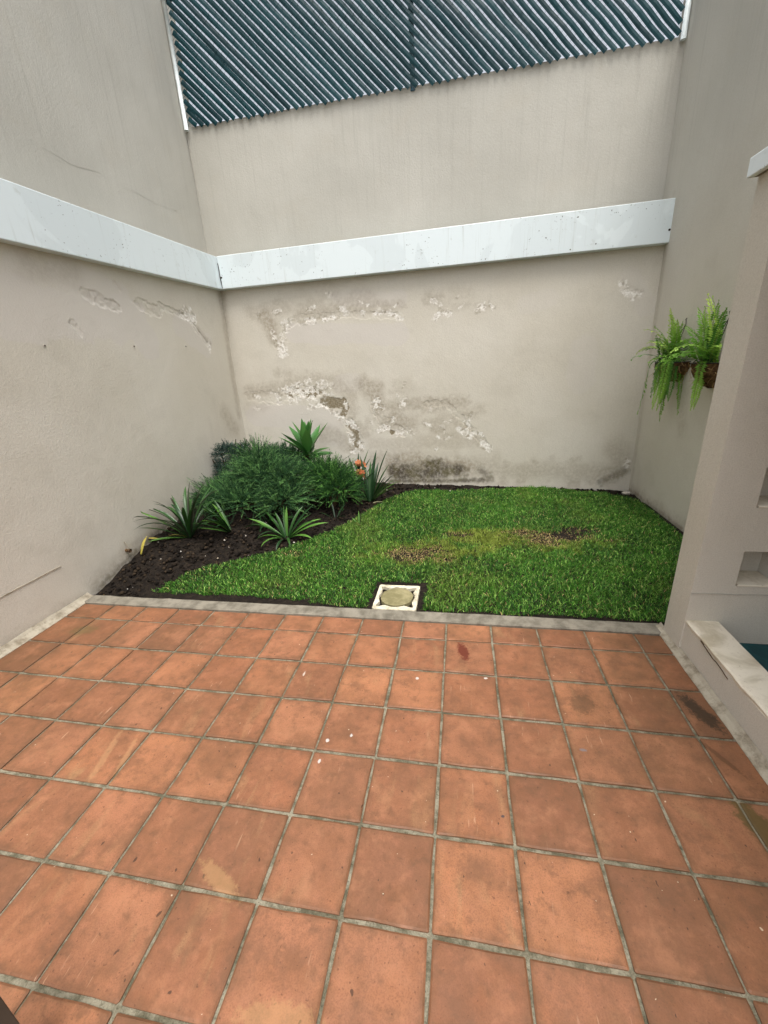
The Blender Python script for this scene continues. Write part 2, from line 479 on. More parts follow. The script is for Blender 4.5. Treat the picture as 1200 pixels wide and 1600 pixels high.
MAT['ground'] = simple('outer_ground', srgb(120, 112, 98), srgb(98, 92, 78), 3, 0.95, 0.1)

# ------------------------------------------------------------------ ground levels
XL, XR, YB = -2.84, 2.125, 2.85
def ground_z(x, y):
    x = np.asarray(x, float); y = np.asarray(y, float)
    L = np.interp(y, [0, .15, .44, .8, 1.5, 2.85], [-.012, .028, .115, .185, .24, .30])
    B = np.interp(x, [-2.84, -1.6, -.754, -.07, .74, 1.5, 2.14], [.30, .20, .115, .085, .06, .03, -.008])
    gl = L * np.exp(-((x + 2.84) / 0.85) ** 2)
    gb = B * np.clip(y / 2.85, 0, 1) ** 1.6
    k = 0.03
    h = np.clip(0.5 + 0.5 * (gb - gl) / k, 0, 1)
    return gl * (1 - h) + gb * h + k * h * (1 - h) * 0.5 - 0.012
BED_EDGE = [(-2.42, -0.02), (-2.36, 0.12), (-2.12, 0.42), (-1.80, 0.70), (-1.45, 1.00), (-1.18, 1.36), (-0.98, 1.75),
            (-0.80, 2.20), (-0.58, 2.52), (-0.20, 2.62), (0.15, 2.63), (0.55, 2.72), (0.85, 2.80), (1.15, 2.82), (1.45, 2.72), (1.8, 2.66), (2.05, 2.50), (2.13, 2.3)]
def in_bed(x, y):
    """positive inside the planting bed (metres past the lawn edge, roughly)"""
    ex = np.array([p[0] for p in BED_EDGE]); ey = np.array([p[1] for p in BED_EDGE])
    yb = np.interp(x, ex, ey)
    return (y - yb) * 0.75

gv, gf = box_vf(-60, 60, -60, 60, -0.9, -0.4)
o = link('ground', mesh('ground', gv, gf), MAT['ground']); o['kind'] = 'structure'

# soil sheet under bed and lawn
nx, ny = 220, 130
xs = np.linspace(XL - 0.02, XR + 0.03, nx); ys = np.linspace(-0.12, YB + 0.03, ny)
GX, GY = np.meshgrid(xs, ys)
GZ = ground_z(GX, GY)
bedm = sstep(-0.05, 0.05, in_bed(GX, GY))
GZ = GZ + bedm * (0.06 * (fbm(GX * 11, GY * 11, 3) - 0.5) + 0.03 * (fbm(GX * 3, GY * 3, 5) - 0.5) - 0.012)
idx = np.arange(nx * ny).reshape(ny, nx)
quads = np.stack([idx[:-1, :-1], idx[:-1, 1:], idx[1:, 1:], idx[1:, :-1]], -1).reshape(-1, 4)
GZ[0, :] = np.where(xs < 1.28, -0.05, GZ[0, :])
me = fast_mesh('soil', np.c_[GX.ravel(), GY.ravel(), GZ.ravel()], quads, smooth=True)
soil = link('soil', me, MAT['soil']); soil['kind'] = 'structure'

# ------------------------------------------------------------------ patio: mortar bed, tiles
P = 0.28
PX0, PX1, PY0, PY1 = -2.84, 1.30, -3.08, -0.11
v, f = box_vf(PX0, PX1, PY0, PY1 + 0.01, -0.12, -0.008)
patio = link('patio', mesh('patio', v, f), MAT['grout']); patio['kind'] = 'structure'

def tile_mesh(w, d, seed):
    r = np.random.default_rng(seed)
    pts = []
    hw, hd = w / 2, d / 2
    for (ax, ay), (bx, by) in (((-hw, -hd), (hw, -hd)), ((hw, -hd), (hw, hd)), ((hw, hd), (-hw, hd)), ((-hw, hd), (-hw, -hd))):
        for t in (0.012, 0.34, 0.67, 0.988):
            pts.append((ax + (bx - ax) * t, ay + (by - ay) * t))
    pts = np.array(pts)
    pts += r.normal(0, 0.0011, pts.shape)
    n = len(pts)
    inn = pts * (1 - 0.006 / np.array([hw, hd]))
    vv = [(x, y, -0.03) for x, y in pts] + [(x, y, -0.0035 + r.normal(0, 0.0004)) for x, y in pts] + [(x, y, r.normal(0, 0.0002)) for x, y in inn]
    ff = []
    for k in range(n):
        q = (k + 1) % n
        ff.append((k, q, n + q, n + k)); ff.append((n + k, n + q, 2 * n + q, 2 * n + k))
    ff.append(tuple(range(2 * n, 3 * n)))
    me = mesh('tile', vv, ff); me.materials.append(MAT['tile']); return me
full = [tile_mesh(P - 0.0105, P - 0.0140, 100 + k) for k in range(12)]
for r in range(0, 11):
    y1 = -r * P if r else PY1
    y0 = -(r + 1) * P
    for c in range(-10, 5):
        x0, x1 = c * P, (c + 1) * P
        if c == 4: x1 = 1.282
        if r > 0 and c < 4:
            me = full[int(rng.integers(12))]
        else:
            me = tile_mesh(x1 - x0 - 0.0105, y1 - y0 - (0.0140 if r else 0.007), 500 + r * 20 + c)
        o = bpy.data.objects.new('tile', me); COL.objects.link(o); o.parent = patio
        cy = (y0 + y1) / 2 + (0.0025 if r == 0 else 0)
        o.location = ((x0 + x1) / 2 + rng.normal(0, 0.0009), cy + rng.normal(0, 0.0009), rng.normal(0, 0.0008))
        flip = math.pi * int(rng.integers(2)) if (r > 0 and c < 4) else 0
        o.rotation_euler = (rng.normal(0, 0.004), rng.normal(0, 0.004), flip + rng.normal(0, 0.0025))

# concrete kerb between tiles and lawn
ks = 90
kx = np.linspace(-2.82, 1.295, ks)
vv = []
for i, x in enumerate(kx):
    j = lambda s: float(fbm(np.array([x * 9.0]), np.array([s * 7.7]), 11)[0] - 0.5)
    y0 = PY1 + 0.002 + 0.006 * j(1); y1 = 0.0 + 0.016 * j(2)
    zt = 0.012 + 0.006 * j(3)
    vv += [(x, y0, -0.1), (x, y0, zt - 0.006), (x, y0 + 0.007, zt), (x, y1 - 0.008, zt), (x, y1, zt - 0.008), (x, y1, -0.1)]
ff = []
for i in range(ks - 1):
    for k in range(5):
        a = i * 6 + k; ff.append((a, a + 1, a + 7, a + 6)[::-1])
ff.append(tuple(range(6))); ff.append(tuple(range((ks - 1) * 6, ks * 6))[::-1])
kerb = link('kerb', mesh('kerb', vv, ff), MAT['kerb']); kerb['kind'] = 'structure'

def fillet(name, pts, inward, h, w, label):
    """wedge of cement along a wall foot"""
    n = 80; vv = []
    (ax, ay), (bx, by) = pts
    for i in range(n):
        t = i / (n - 1); x = ax + (bx - ax) * t; y = ay + (by - ay) * t
        a = float(fbm(np.array([t * 25.0]), np.array([3.3]), 21)[0] - 0.5)
        b = float(fbm(np.array([t * 25.0]), np.array([8.8]), 22)[0] - 0.5)
        ww = w + 0.012 * a; hh = h + 0.014 * b
        vv += [(x, y, -0.02), (x, y, hh), (x + inward * ww * 0.35, y, hh * 0.55), (x + inward * ww, y, 0.004), (x + inward * ww, y, -0.02)]
    ff = []
    for i in range(n - 1):
        for k in range(4):
            a = i * 5 + k; ff.append((a, a + 1, a + 6, a + 5))
    ff.append((0, 1, 2, 3, 4)); ff.append(tuple(range((n - 1) * 5, n * 5)))
    return tag(link(name, mesh(name, vv, ff), MAT['fillet']), label, 'skirting')
fillet('cement_skirting', ((-2.838, -0.02), (-2.838, -3.05)), 1, 0.045, 0.055, 'rough whitish cement skirting at the foot of the long bare wall')
fillet('cement_skirting', ((1.298, -0.03), (1.298, -3.05)), -1, 0.04, 0.035, 'rough whitish cement skirting at the foot of the low ledge')

# ------------------------------------------------------------------ walls
def masks_from(X, Y, W, seed):
    """W: list of (mask, polyline in wall coordinates, radius, raggedness, strength)"""
    out = {k: np.zeros(X.shape) for k in ('patch', 'dirt_dark', 'peel', 'sub', 'moss', 'recess')}
    n_f = fbm(X * 26, Y * 26, seed, 4) - 0.5
    n_c = fbm(X * 7, Y * 7, seed + 9, 4) - 0.5
    n_s = fbm(X * 55, Y * 75, seed + 19, 2) - 0.5
    shard = cells(X + .03 * n_f, Y + .03 * n_c, .05, seed)
    ridge = 1 - np.abs(2 * fbm(X * 13 + n_f, Y * 15, seed + 23, 3) - 1)
    fl_ = fbm(X * 30, Y * 34, seed + 27, 3)
    for k, pts, r, rag, s in W:
        d = seg_dist(X, Y, pts)
        nn = n_c if r > 0.09 else n_f * 0.8 + n_c * 0.4
        if k == 'peel':
            dd = d / (r * 1.9) + (n_s * .4 + n_f * 1.0 + n_c * 0.7) * rag
            reg = sstep(1.15, .75, dd)
            m_ = reg * (sstep(.80, .90, ridge) * .9 + (shard > .78) * sstep(.35, .55, n_f + .5)) + sstep(.5, .35, dd) * sstep(.42, .5, fl_) * .95
            out[k] = np.maximum(out[k], s * np.clip(m_, 0, 1))
            out['sub'] = np.maximum(out['sub'], .38 * reg * sstep(.45, .6, 1 - fl_)); continue
        else:
            dd = d / r + nn * rag
        soft = {'patch': (1.05, .9), 'dirt_dark': (1.6, .3), 'peel': (1.05, .8), 'sub': (1.05, .85), 'moss': (1.5, .2), 'recess': (1.1, .8)}[k]
        out[k] = np.maximum(out[k], s * sstep(soft[0], soft[1], dd))
    return out

# features of the back wall, traced in a 1200-px enlargement whose corner is photo pixel (340, 430)
def cb(x, y): 
    p = on_y((340 + x / 2.609, 430 + y / 2.609), YB); return (p[0], p[2])
Fb = []
def F(mask, pts, r, rag=1.2, s=1.0):
    Fb.append((mask, [cb(*p) for p in pts], r / 2.609 / 150.0, rag, s))
for a in ([(265, 200), (300, 180)], [(335, 192), (410, 182)], [(430, 180), (490, 172)], [(500, 138), (520, 142)], [(595, 155)], [(640, 160), (700, 152), (745, 172)],
          [(885, 178), (905, 155), (948, 155)], [(1055, 150), (1095, 115), (1128, 130)], [(225, 235), (235, 260)]):
    F('peel', a, 8)
F('peel', [(258, 275), (262, 305)], 20, 1.6)
F('peel', [(285, 205), (265, 240)], 9)
for a in ([(150, 490)], [(250, 512), (243, 490)], [(280, 480), (330, 450), (375, 430)], [(320, 510), (355, 488), (400, 502)], [(410, 455), (440, 485)],
          [(380, 537), (430, 530), (465, 560)], [(520, 520), (527, 548)], [(480, 560), (500, 580), (530, 600)], [(550, 605), (572, 628)], [(543, 655), (555, 715)],
          [(580, 685), (588, 710)], [(755, 512), (758, 522)], [(680, 545)], [(715, 590)]):
    F('peel', a, 9)
F('peel', [(290, 480), (430, 470)], 20, 2.4)
F('peel', [(645, 515), (650, 540)], 13); F('peel', [(1018, 600), (1022, 655)], 13, 1.4); F('peel', [(985, 628), (1010, 640)], 9)
F('peel', [(1080, 685), (1108, 707)], 10); F('peel', [(660, 630), (690, 620)], 9); F('peel', [(740, 640), (790, 640)], 12, 2.0); F('peel', [(1040, 640), (1080, 650)], 6)
F('sub', [(440, 518), (508, 524)], 30, .9); F('sub', [(300, 475), (420, 480)], 18, 2.4); F('sub', [(512, 568), (525, 545)], 17); F('sub', [(560, 650), (570, 690)], 20); F('sub', [(345, 478), (352, 486)], 13); F('sub', [(292, 480), (298, 492)], 13)
F('sub', [(712, 640)], 15); F('sub', [(530, 600), (565, 640)], 14)
F('recess', [(130, 490), (250, 500), (330, 470), (430, 480), (500, 560), (560, 640), (570, 700)], 30, 1.4)
F('recess', [(240, 290), (275, 215), (330, 175), (500, 160), (730, 165)], 16, 1.4)
F('recess', [(650, 530), (680, 600), (760, 640)], 30, 2.2); F('recess', [(850, 525), (930, 520), (1010, 600), (1090, 690)], 16, 1.6)
F('dirt_dark', [(190, 170), (215, 215), (235, 260)], 36, 1.4, .65); F('dirt_dark', [(330, 155), (420, 150), (500, 130), (600, 130), (710, 130)], 30, 1.5, .45)
F('dirt_dark', [(130, 480), (250, 460), (360, 425), (450, 430), (540, 480)], 34, 1.4, .42); F('dirt_dark', [(600, 455), (650, 470), (660, 540)], 42, 1.5, .6)
F('dirt_dark', [(540, 490), (545, 600), (600, 640)], 34, 1.5, .4); F('dirt_dark', [(690, 540), (760, 530), (860, 520), (1010, 520)], 30, 1.6, .5); F('dirt_dark', [(700, 600), (780, 600)], 50, 1.6, .6)
F('dirt_dark', [(880, 625), (910, 625)], 24, 1.5, .5); F('dirt_dark', [(960, 590), (1090, 700)], 22, 1.6, .4); F('dirt_dark', [(440, 640), (560, 700)], 40, 1.5, .4)
F('dirt_dark', [(660, 760), (1100, 790)], 70, 1.2, .45); F('dirt_dark', [(640, 690), (1030, 680)], 36, 1.5, .3); F('dirt_dark', [(1100, 800), (1650, 800)], 40, 1.4, .4)
F('dirt_dark', [(1610, 700), (1680, 780)], 50, 1.4, .35); F('dirt_dark', [(20, 80), (40, 300)], 14, 1.0, .35)  # last one: darker strip down the left corner
F('patch', [(310, 235), (740, 240)], 48, .5); F('patch', [(160, 570), (480, 585)], 55, .7); F('patch', [(500, 445), (560, 440)], 42, .7, .7); F('patch', [(500, 95), (740, 95)], 36, .8, .7)
F('patch', [(300, 620), (480, 660)], 50, .6, .6); F('patch', [(1480, 430), (1500, 300)], 60, .6, .5); F('patch', [(1250, 120), (1350, 90)], 40, .6, .4)
F('moss', [(740, 810), (960, 800)], 50, 2.4, .85); F('moss', [(860, 760), (1000, 800)], 30, 2.6, .5); F('dirt_dark', [(720, 770), (1000, 770)], 60, 1.8, .7); F('moss', [(700, 840), (1080, 836)], 14, 1.5, .8); F('moss', [(850, 770), (900, 765)], 26, 1.5, .9); F('moss', [(1080, 800), (1110, 830)], 26, 1.6, .5)
F('moss', [(1560, 845), (1660, 800)], 22, 1.6, .5)
rs = np.random.default_rng(77)
for k in range(46):                      # small scattered flakes and damp marks
    x_ = rs.uniform(140, 1100); y_ = 130 + rs.normal(0, 22) if rs.random() < .3 else 540 + (x_ - 600) * .12 + rs.normal(0, 48)
    a_ = rs.uniform(0, 6.28); l_ = rs.uniform(4, 26)
    F('peel', [(x_, y_), (x_ + l_ * math.cos(a_), y_ + l_ * math.sin(a_))], rs.uniform(3, 6), 1.6, rs.uniform(.4, .95))
    F('dirt_dark', [(x_ - 20, y_ - 8), (x_ + 25, y_ - 12)], rs.uniform(16, 40), 1.8, rs.uniform(.15, .4))
for k in range(14):                      # damp rising from the soil
    x_ = rs.uniform(620, 1640); F('dirt_dark', [(x_, 840), (x_ + rs.normal(0, 20), 840 - rs.uniform(20, 110))], rs.uniform(14, 34), 1.8, rs.uniform(.2, .45))
# far right of the same wall, straight photo pixels
for mk, pts, r, rag, s in (('peel', [(973, 444), (978, 456), (990, 462), (996, 458)], 3.5, 1.2, 1.0), ('peel', [(999, 458)], 3.5, 1.2, .9), ('recess', [(975, 450), (1000, 460)], 6, 1.2, 1), ('peel', [(981, 720), (979, 730)], 3, 1.5, .8),
                           ('dirt_dark', [(955, 745), (980, 730)], 14, 1.4, .4), ('patch', [(985, 430), (1010, 480)], 14, .8, .5)):
    Fb.append((mk, [(on_y(p, YB)[0], on_y(p, YB)[2]) for p in pts], r / 150.0, rag, s))

def wall_sheet(name, u, w, to3d, W, seed, relief):
    U, V = np.meshgrid(u, w)
    mk = masks_from(U, V, W, seed)
    lump = 0.006 * (fbm(U * 1.7, V * 1.7, seed + 30) - 0.5) + 0.0025 * (fbm(U * 9, V * 9, seed + 31) - 0.5)
    rough = fbm(U * 40, V * 40, seed + 40, 3) - 0.5
    rec = np.maximum(mk['recess'], np.maximum(mk['sub'], mk['peel'] * .6))
    # lifted paint lip round every hole
    lip = np.clip(1 - np.abs(rec - 0.35) / 0.3, 0, 1) * 0.003
    dep = lump + relief * (lip * .5 - rec * (0.0022 + 0.004 * rough) - mk['sub'] * 0.002)
    v3 = to3d(U, V, dep)
    n1, n0 = U.shape
    idx = np.arange(n0 * n1).reshape(n1, n0)
    q = np.stack([idx[:-1, :-1], idx[:-1, 1:], idx[1:, 1:], idx[1:, :-1]], -1).reshape(-1, 4)
    return v3, q, {k: mk[k].ravel() for k in ('patch', 'dirt_dark', 'peel', 'sub', 'moss')}

def wall_object(name, sheet, boxes, label, mat='wall'):
    v3, q, at = sheet
    v3 = list(map(tuple, v3)); q = [tuple(a) for a in q]
    n0 = len(v3)
    mb = MB()
    for b in boxes: mb.add(*b)
    verts = np.array(v3 + mb.v); faces = q + [tuple(i + n0 for i in f) for f in mb.f]
    at = {k: np.r_[a, np.zeros(len(mb.v))] for k, a in at.items()}
    me = fast_mesh(name, verts, np.array(faces), at)
    sm = np.zeros(len(faces), bool); sm[:len(q)] = True
    me.polygons.foreach_set('use_smooth', sm)
    return tag(link(name, me, MAT[mat]), label, 'wall')

def hexa(p):            # 8 corners -> box faces
    return p, [(0, 3, 2, 1), (4, 5, 6, 7), (0, 1, 5, 4), (1, 2, 6, 5), (2, 3, 7, 6), (3, 0, 4, 7)]

WALL_TOP = 4.285
SETB, ZSET = 0.20, 2.75          # upper walls stand back behind the board
u = np.r_[np.linspace(XL - SETB, -2.56, 30, endpoint=False), np.linspace(-2.56, 0.75, 540, endpoint=False), np.linspace(0.75, XR, 110)]
w = np.r_[np.linspace(-0.15, 0.25, 30, endpoint=False), np.linspace(0.25, 2.35, 345, endpoint=False), np.linspace(2.35, 2.745, 18), np.linspace(2.755, WALL_TOP, 64)]
sh = wall_sheet('back', u, w, lambda U, V, d: np.c_[U.ravel(), (YB + SETB * (V > ZSET) - d).ravel(), V.ravel()], Fb, 50, 1)
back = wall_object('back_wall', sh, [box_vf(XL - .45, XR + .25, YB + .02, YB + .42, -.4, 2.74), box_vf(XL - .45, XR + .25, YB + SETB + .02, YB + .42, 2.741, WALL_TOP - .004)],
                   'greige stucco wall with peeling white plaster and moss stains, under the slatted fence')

# left wall
def cl(x, y):
    p = on_x((x / 3.0, 200 + y / 3.0), XL); return (p[1], p[2])
Fl = []
def G(mask, pts, r, rag=1.2, s=1.0): Fl.append((mask, [cl(*p) for p in pts], r, rag, s))
G('patch', [(60, 860), (350, 880), (620, 890)], 0.20, .9, .9); G('patch', [(620, 880), (690, 1000)], 0.16, .8, .9); G('patch', [(850, 930), (960, 1010)], 0.14, .8, .8)
G('patch', [(300, 700), (560, 780)], 0.14, .9, .6); G('patch', [(150, 700), (20, 800)], 0.15, .9, .5)
G('recess', [(400, 780), (470, 805), (545, 835)], 0.05, 1.3); G('recess', [(655, 830), (740, 860)], 0.06, 1.3); G('recess', [(750, 830), (880, 890), (975, 1020)], 0.03, 1.4)
G('recess', [(540, 730), (560, 760)], 0.025, 1.2); G('recess', [(340, 915), (375, 960)], 0.03, 1.4)
G('peel', [(870, 875), (905, 900)], 0.045, 1.3); G('peel', [(850, 872)], 0.02, 1.2); G('peel', [(980, 1015), (985, 1040)], 0.018, 1.4); G('peel', [(890, 850)], 0.018, 1.2)
G('dirt_dark', [(400, 775), (470, 800), (545, 828)], 0.03, 1.3, .12); G('dirt_dark', [(655, 825), (740, 855)], 0.03, 1.3, .12); G('dirt_dark', [(930, 940), (985, 1010)], 0.025, 1.3, .4)
G('dirt_dark', [(1060, 1340), (1100, 1420)], 0.12, 1.4, .4); G('dirt_dark', [(1030, 780), (1120, 1350)], 0.05, .8, .35)  # second one: darker strip down the corner with the back wall
G('dirt_dark', [(150, 640), (330, 680)], 0.10, 1.5, .25)
for pts, s in (([(.1, .02), (.5, .12), (.9, .20), (1.6, .25), (2.8, .32)], .5), ):
    Fl.append(('dirt_dark', pts, 0.10, 1.3, s)); Fl.append(('moss', pts, 0.03, 1.6, .6))
Fl.append(('dirt_dark', [(-.1, .02), (-3, .02)], 0.06, 1.5, .35))
w2 = np.r_[np.linspace(-0.1, 1.65, 70, endpoint=False), np.linspace(1.65, 2.5, 106, endpoint=False), np.linspace(2.5, 2.745, 8), np.linspace(2.755, 5.5, 70)]
u2 = np.r_[np.linspace(-3.2, 0.2, 110, endpoint=False), np.linspace(0.2, YB + SETB, 350)]
ltop = lambda y: np.where(y < 0.66, 4.2, 5.5)  # near part lowered, out of view, to let in more sky light
sh = wall_sheet('left', u2, w2, lambda U, V, d: np.c_[(XL - SETB * (V > ZSET) + d).ravel(), U.ravel(), np.minimum(V, ltop(U)).ravel()], Fl, 80, 2.4)
v3, q, at = sh
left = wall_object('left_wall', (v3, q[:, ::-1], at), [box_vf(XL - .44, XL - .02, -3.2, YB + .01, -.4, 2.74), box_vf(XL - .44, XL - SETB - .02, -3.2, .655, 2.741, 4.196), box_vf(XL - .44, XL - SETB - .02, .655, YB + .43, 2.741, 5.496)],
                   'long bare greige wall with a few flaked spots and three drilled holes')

# right wall leans in a little towards the top
XRT = 2.10
def xr(z): return XR + (XRT - XR) * np.clip(z, 0, 9) / 4.2
Fr = [('dirt_dark', [(.0, .0), (2.8, .0)], 0.09, 1.3, .45), ('moss', [(1.2, .0), (2.8, .0)], 0.03, 1.5, .5), ('dirt_dark', [(1.95, 1.15), (1.9, .9)], 0.10, 1.4, .3),  # last one: darker patch on the wall below the planters
      ('dirt_dark', [(2.8, 0), (2.8, 3)], 0.03, 1.0, .25)]  # darker strip down the far corner
rtop = lambda y: np.where(y < 1.0, 3.0, 4.65)  # unseen near part kept low so the left wall gets more sky light
w3 = np.linspace(-0.15, 4.65, 200); u3 = np.linspace(-3.2, YB + SETB + 0.01, 270)
sh = wall_sheet('right', u3, w3, lambda U, V, d: np.c_[(xr(np.minimum(V, rtop(U))) - d).ravel(), U.ravel(), np.minimum(V, rtop(U)).ravel()], Fr, 120, 1)
def rbox(y0, y1, zt): return hexa([(float(xr(z)) + a, y, z) for z in (-.4, zt) for (a, y) in ((.02, y0), (.25, y0), (.25, y1), (.02, y1))])
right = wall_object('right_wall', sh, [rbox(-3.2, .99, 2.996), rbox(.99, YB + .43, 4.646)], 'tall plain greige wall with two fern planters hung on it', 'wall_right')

# cracks, score lines and holes
def ribbon(parent, pts, wid, nrm, mat, name='crack', jit=0.006, proud=0.0045):
    pts = np.array(pts, float); out = []
    for a, b in zip(pts[:-1], pts[1:]):
        n = max(2, int(np.linalg.norm(b - a) / 0.03))
        for t in np.linspace(0, 1, n, endpoint=False): out.append(a + (b - a) * t)
    out.append(pts[-1]); out = np.array(out)
    nrm = np.array(nrm, float)
    vv = []; ff = []
    for i, p in enumerate(out):
        t = out[min(i + 1, len(out) - 1)] - out[max(i - 1, 0)]; t /= np.linalg.norm(t)
        s = np.cross(t, nrm); k = rng.normal(0, jit); ww = wid * (0.6 + 0.8 * rng.random())
        vv += [p + s * (k - ww / 2) - nrm * 0.004, p + s * (k - ww / 2) + nrm * proud, p + s * (k + ww / 2) + nrm * proud, p + s * (k + ww / 2) - nrm * 0.004]
    for i in range(len(out) - 1):
        for k in range(3): ff.append((i * 4 + k, i * 4 + k + 1, i * 4 + k + 5, i * 4 + k + 4))
    return link(name, mesh(name, vv, ff), mat, parent)
def lw(x, y): return on_x((x / 3.0, 200 + y / 3.0), XL - SETB)
ribbon(left, [lw(190, 90), lw(270, 130), lw(330, 170), lw(470, 210)], 0.0008, (1, 0, 0), MAT['crack'], 'crack', 0.0015, 0.0008)
ribbon(left, [lw(570, 275), lw(650, 310), lw(720, 350), lw(830, 390)], 0.0008, (1, 0, 0), MAT['crack'], 'crack', 0.0015, 0.0008)
ribbon(left, [(XL, -1.6, .345), (XL, -0.15, .345)], 0.006, (1, 0, 0), MAT['fillet'], 'score_line', 0.001)
ribbon(back, [(-3.03, YB + SETB, 4.24), (-3.02, YB + SETB, 3.5), (-3.03, YB + SETB, 2.98)], 0.005, (0, -1, 0), MAT['crack'], 'joint', 0.002)
for q in ((69, 540), (209, 541), (290, 541)):
    p = on_x(q, XL)
    mb = MB(); mb.tube([(XL - 0.01, p[1], p[2]), (XL + 0.005, p[1], p[2])], 0.009, 10)
    h = link('drill_plug', mb.mesh('drill_plug'), MAT['stone'], left)
    mb = MB(); mb.tube([(XL - 0.01, p[1] + .001, p[2]), (XL + 0.0068, p[1] + .001, p[2] - .001)], 0.0055, 8)
    link('drill_hole', mb.mesh('drill_hole'), MAT['hole'], h)

# ------------------------------------------------------------------ white boards
def board(name, pts8, label):
    v, f = hexa(pts8)
    return tag(bevel(link(name, mesh(name, v, f), MAT['board']), 0.006), label, 'board')
yf = YB - 0.095; xf = XL + 0.075
back_board = board('fascia_board', [(xf + .0015, yf, 2.578), (2.128, yf, 2.585), (2.128, YB + .01, 2.585), (xf + .0015, YB + .01, 2.578),
                       (xf + .0015, yf, 2.925), (2.112, yf, 2.957), (2.112, YB + .01, 2.957), (xf + .0015, YB + .01, 2.925)],
      'white painted board fixed across the peeling wall below the fence')
zy = lambda y, a, b: a + (b - a) * (y - 0.17) / (2.76 - 0.17)
left_board = board('fascia_board', [(XL - .01, -3.2, zy(-3.2, 2.497, 2.574)), (xf, -3.2, zy(-3.2, 2.497, 2.574)), (xf, YB - .0, 2.578), (XL - .01, YB - .0, 2.578),
                       (XL - .01, -3.2, zy(-3.2, 2.852, 2.920)), (xf, -3.2, zy(-3.2, 2.852, 2.920)), (xf, YB - .0, 2.924), (XL - .01, YB - .0, 2.924)],
      'white painted board with patchy paint along the long bare wall')
def screw_hole(parent, x, y, z, nrm, r=0.011):
    n = np.array(nrm, float); p = np.array((x, y, z))
    mb = MB(); mb.tube([p - n * 0.01, p + n * 0.002], r, 8)
    link('screw_hole', mb.mesh('screw_hole'), MAT['hole'], parent)
for q in ((346, 434), (1046, 359), (891, 390), (931, 381)):
    p = on_y(q, yf); screw_hole(back_board, p[0], yf, p[2], (0, -1, 0), 0.011 if q[0] in (346, 1046) else 0.006)
ribbon(back_board, [(xf + .012, yf, 2.585), (xf + .004, yf, 2.85)], 0.006, (0, -1, 0), MAT['hole'], 'seam', 0.001)

# ------------------------------------------------------------------ chain-link fence with slats
FX0, FX1, FZ0, FZ1, FY = XL - SETB + 0.035, 2.062, 4.265, 5.35, YB + SETB - 0.03
fence = thing('chain_link_fence', 'dark teal slatted chain-link fence on top of the peeling wall', 'fence', (0, FY, FZ0))
PIT = 0.081
MAXL = 4.0
def slat(k):
    # line x + z = s, running down to the right
    s = FX0 + FZ0 + (k + 0.5) * PIT
    xa, za = FX0 + 0.035 + rng.uniform(-.012, .012), s - FX0 - 0.035
    if za > FZ1: za = FZ1; xa = s - za
    xb = min(s - FZ0 + rng.uniform(-.006, .010), FX1 - 0.03); zb = s - xb
    L = math.hypot(xb - xa, zb - za)
    if L < 0.03 or xa > FX1 - .03: return
    n = max(2, int(L / 0.16)); vv = []; ff = []
    wid = 0.0244 - 0.0016 * rng.random() - (0.0022 if xb > 1.0 else 0)
    d = np.array((1, 0, -1)) / math.sqrt(2); e = np.array((1, 0, 1)) / math.sqrt(2); nn = np.array((0, -1, 0))
    ph = rng.uniform(0, 6.28)
    for i in range(n + 1):
        t = i / n
        c = np.array((xa, 0, za)) + d * L * t + e * 0.0018 * math.sin(ph + t * 9) + nn * (0.004 * (1 if i % 2 else -1))
        tw = 0.10 * math.sin(ph * 1.7 + t * 5)
        ee = e * math.cos(tw) + nn * math.sin(tw)
        n2 = nn * math.cos(tw) - e * math.sin(tw)
        for a, b in ((-1, -.15), (0, 1.0), (1, -.15), (0, -1.0)):
            vv.append(c + ee * wid * a + n2 * 0.0028 * b - np.array((0, 0, FZ0)))
    for i in range(n):
        for j in range(4):
            ff.append((i * 4 + j, i * 4 + (j + 1) % 4, (i + 1) * 4 + (j + 1) % 4, (i + 1) * 4 + j))
    ff.append((0, 1, 2, 3)); ff.append((n * 4 + 3, n * 4 + 2, n * 4 + 1, n * 4))
    link('slat', mesh('slat', vv, ff), MAT['slat'], fence)
for k in range(0, int((FX1 - FX0 + FZ1 - FZ0) / PIT) + 1): slat(k)
wv = MB()
for k in range(-30, 100):
    for sgn in (1, -1):
        if sgn == 1:   # x + z = s, in the gaps
            s = FX0 + FZ0 + k * PIT
            pts = [(x, s - x) for x in np.arange(FX0, FX1, 0.0405)]
        else:          # x - z = s, across the slats
            s = FX0 - FZ0 + (k - 25) * PIT
            pts = [(x, x - s) for x in np.arange(FX0, FX1, 0.0405)]
        pts = [(x, z) for x, z in pts if FZ0 <= z <= FZ1]
        if len(pts) < 2: continue
        if sgn == 1: pts = [pts[0], pts[-1]]
        wv.tube([(x, (0.007 if i % 2 else -0.007) if sgn < 0 else 0.0, z - FZ0) for i, (x, z) in enumerate(pts)], 0.0014 if sgn < 0 else 0.0006, 3, False)
o = link('chain_link_wire', wv.mesh('chain_link_wire'), MAT['wire'], fence); o['kind'] = 'stuff'
for x, r, mt, yy in ((FX0 - 0.004, 0.021, 'galv', 0.0), (-0.42, 0.028, 'darkpost', 0.045), (FX1 + 0.005, 0.023, 'galv', 0.0)):
    mb = MB(); mb.tube([(x, yy, -0.02), (x, yy, FZ1 - FZ0 + 0.05)], r, 14)
    p = link('post', mb.mesh('post', True), MAT[mt], fence)
mb = MB(); mb.tube([(FX0, 0.03, FZ1 - FZ0), (FX1, 0.03, FZ1 - FZ0)], 0.018, 10); link('top_rail', mb.mesh('top_rail', True), MAT['darkpost'], fence)

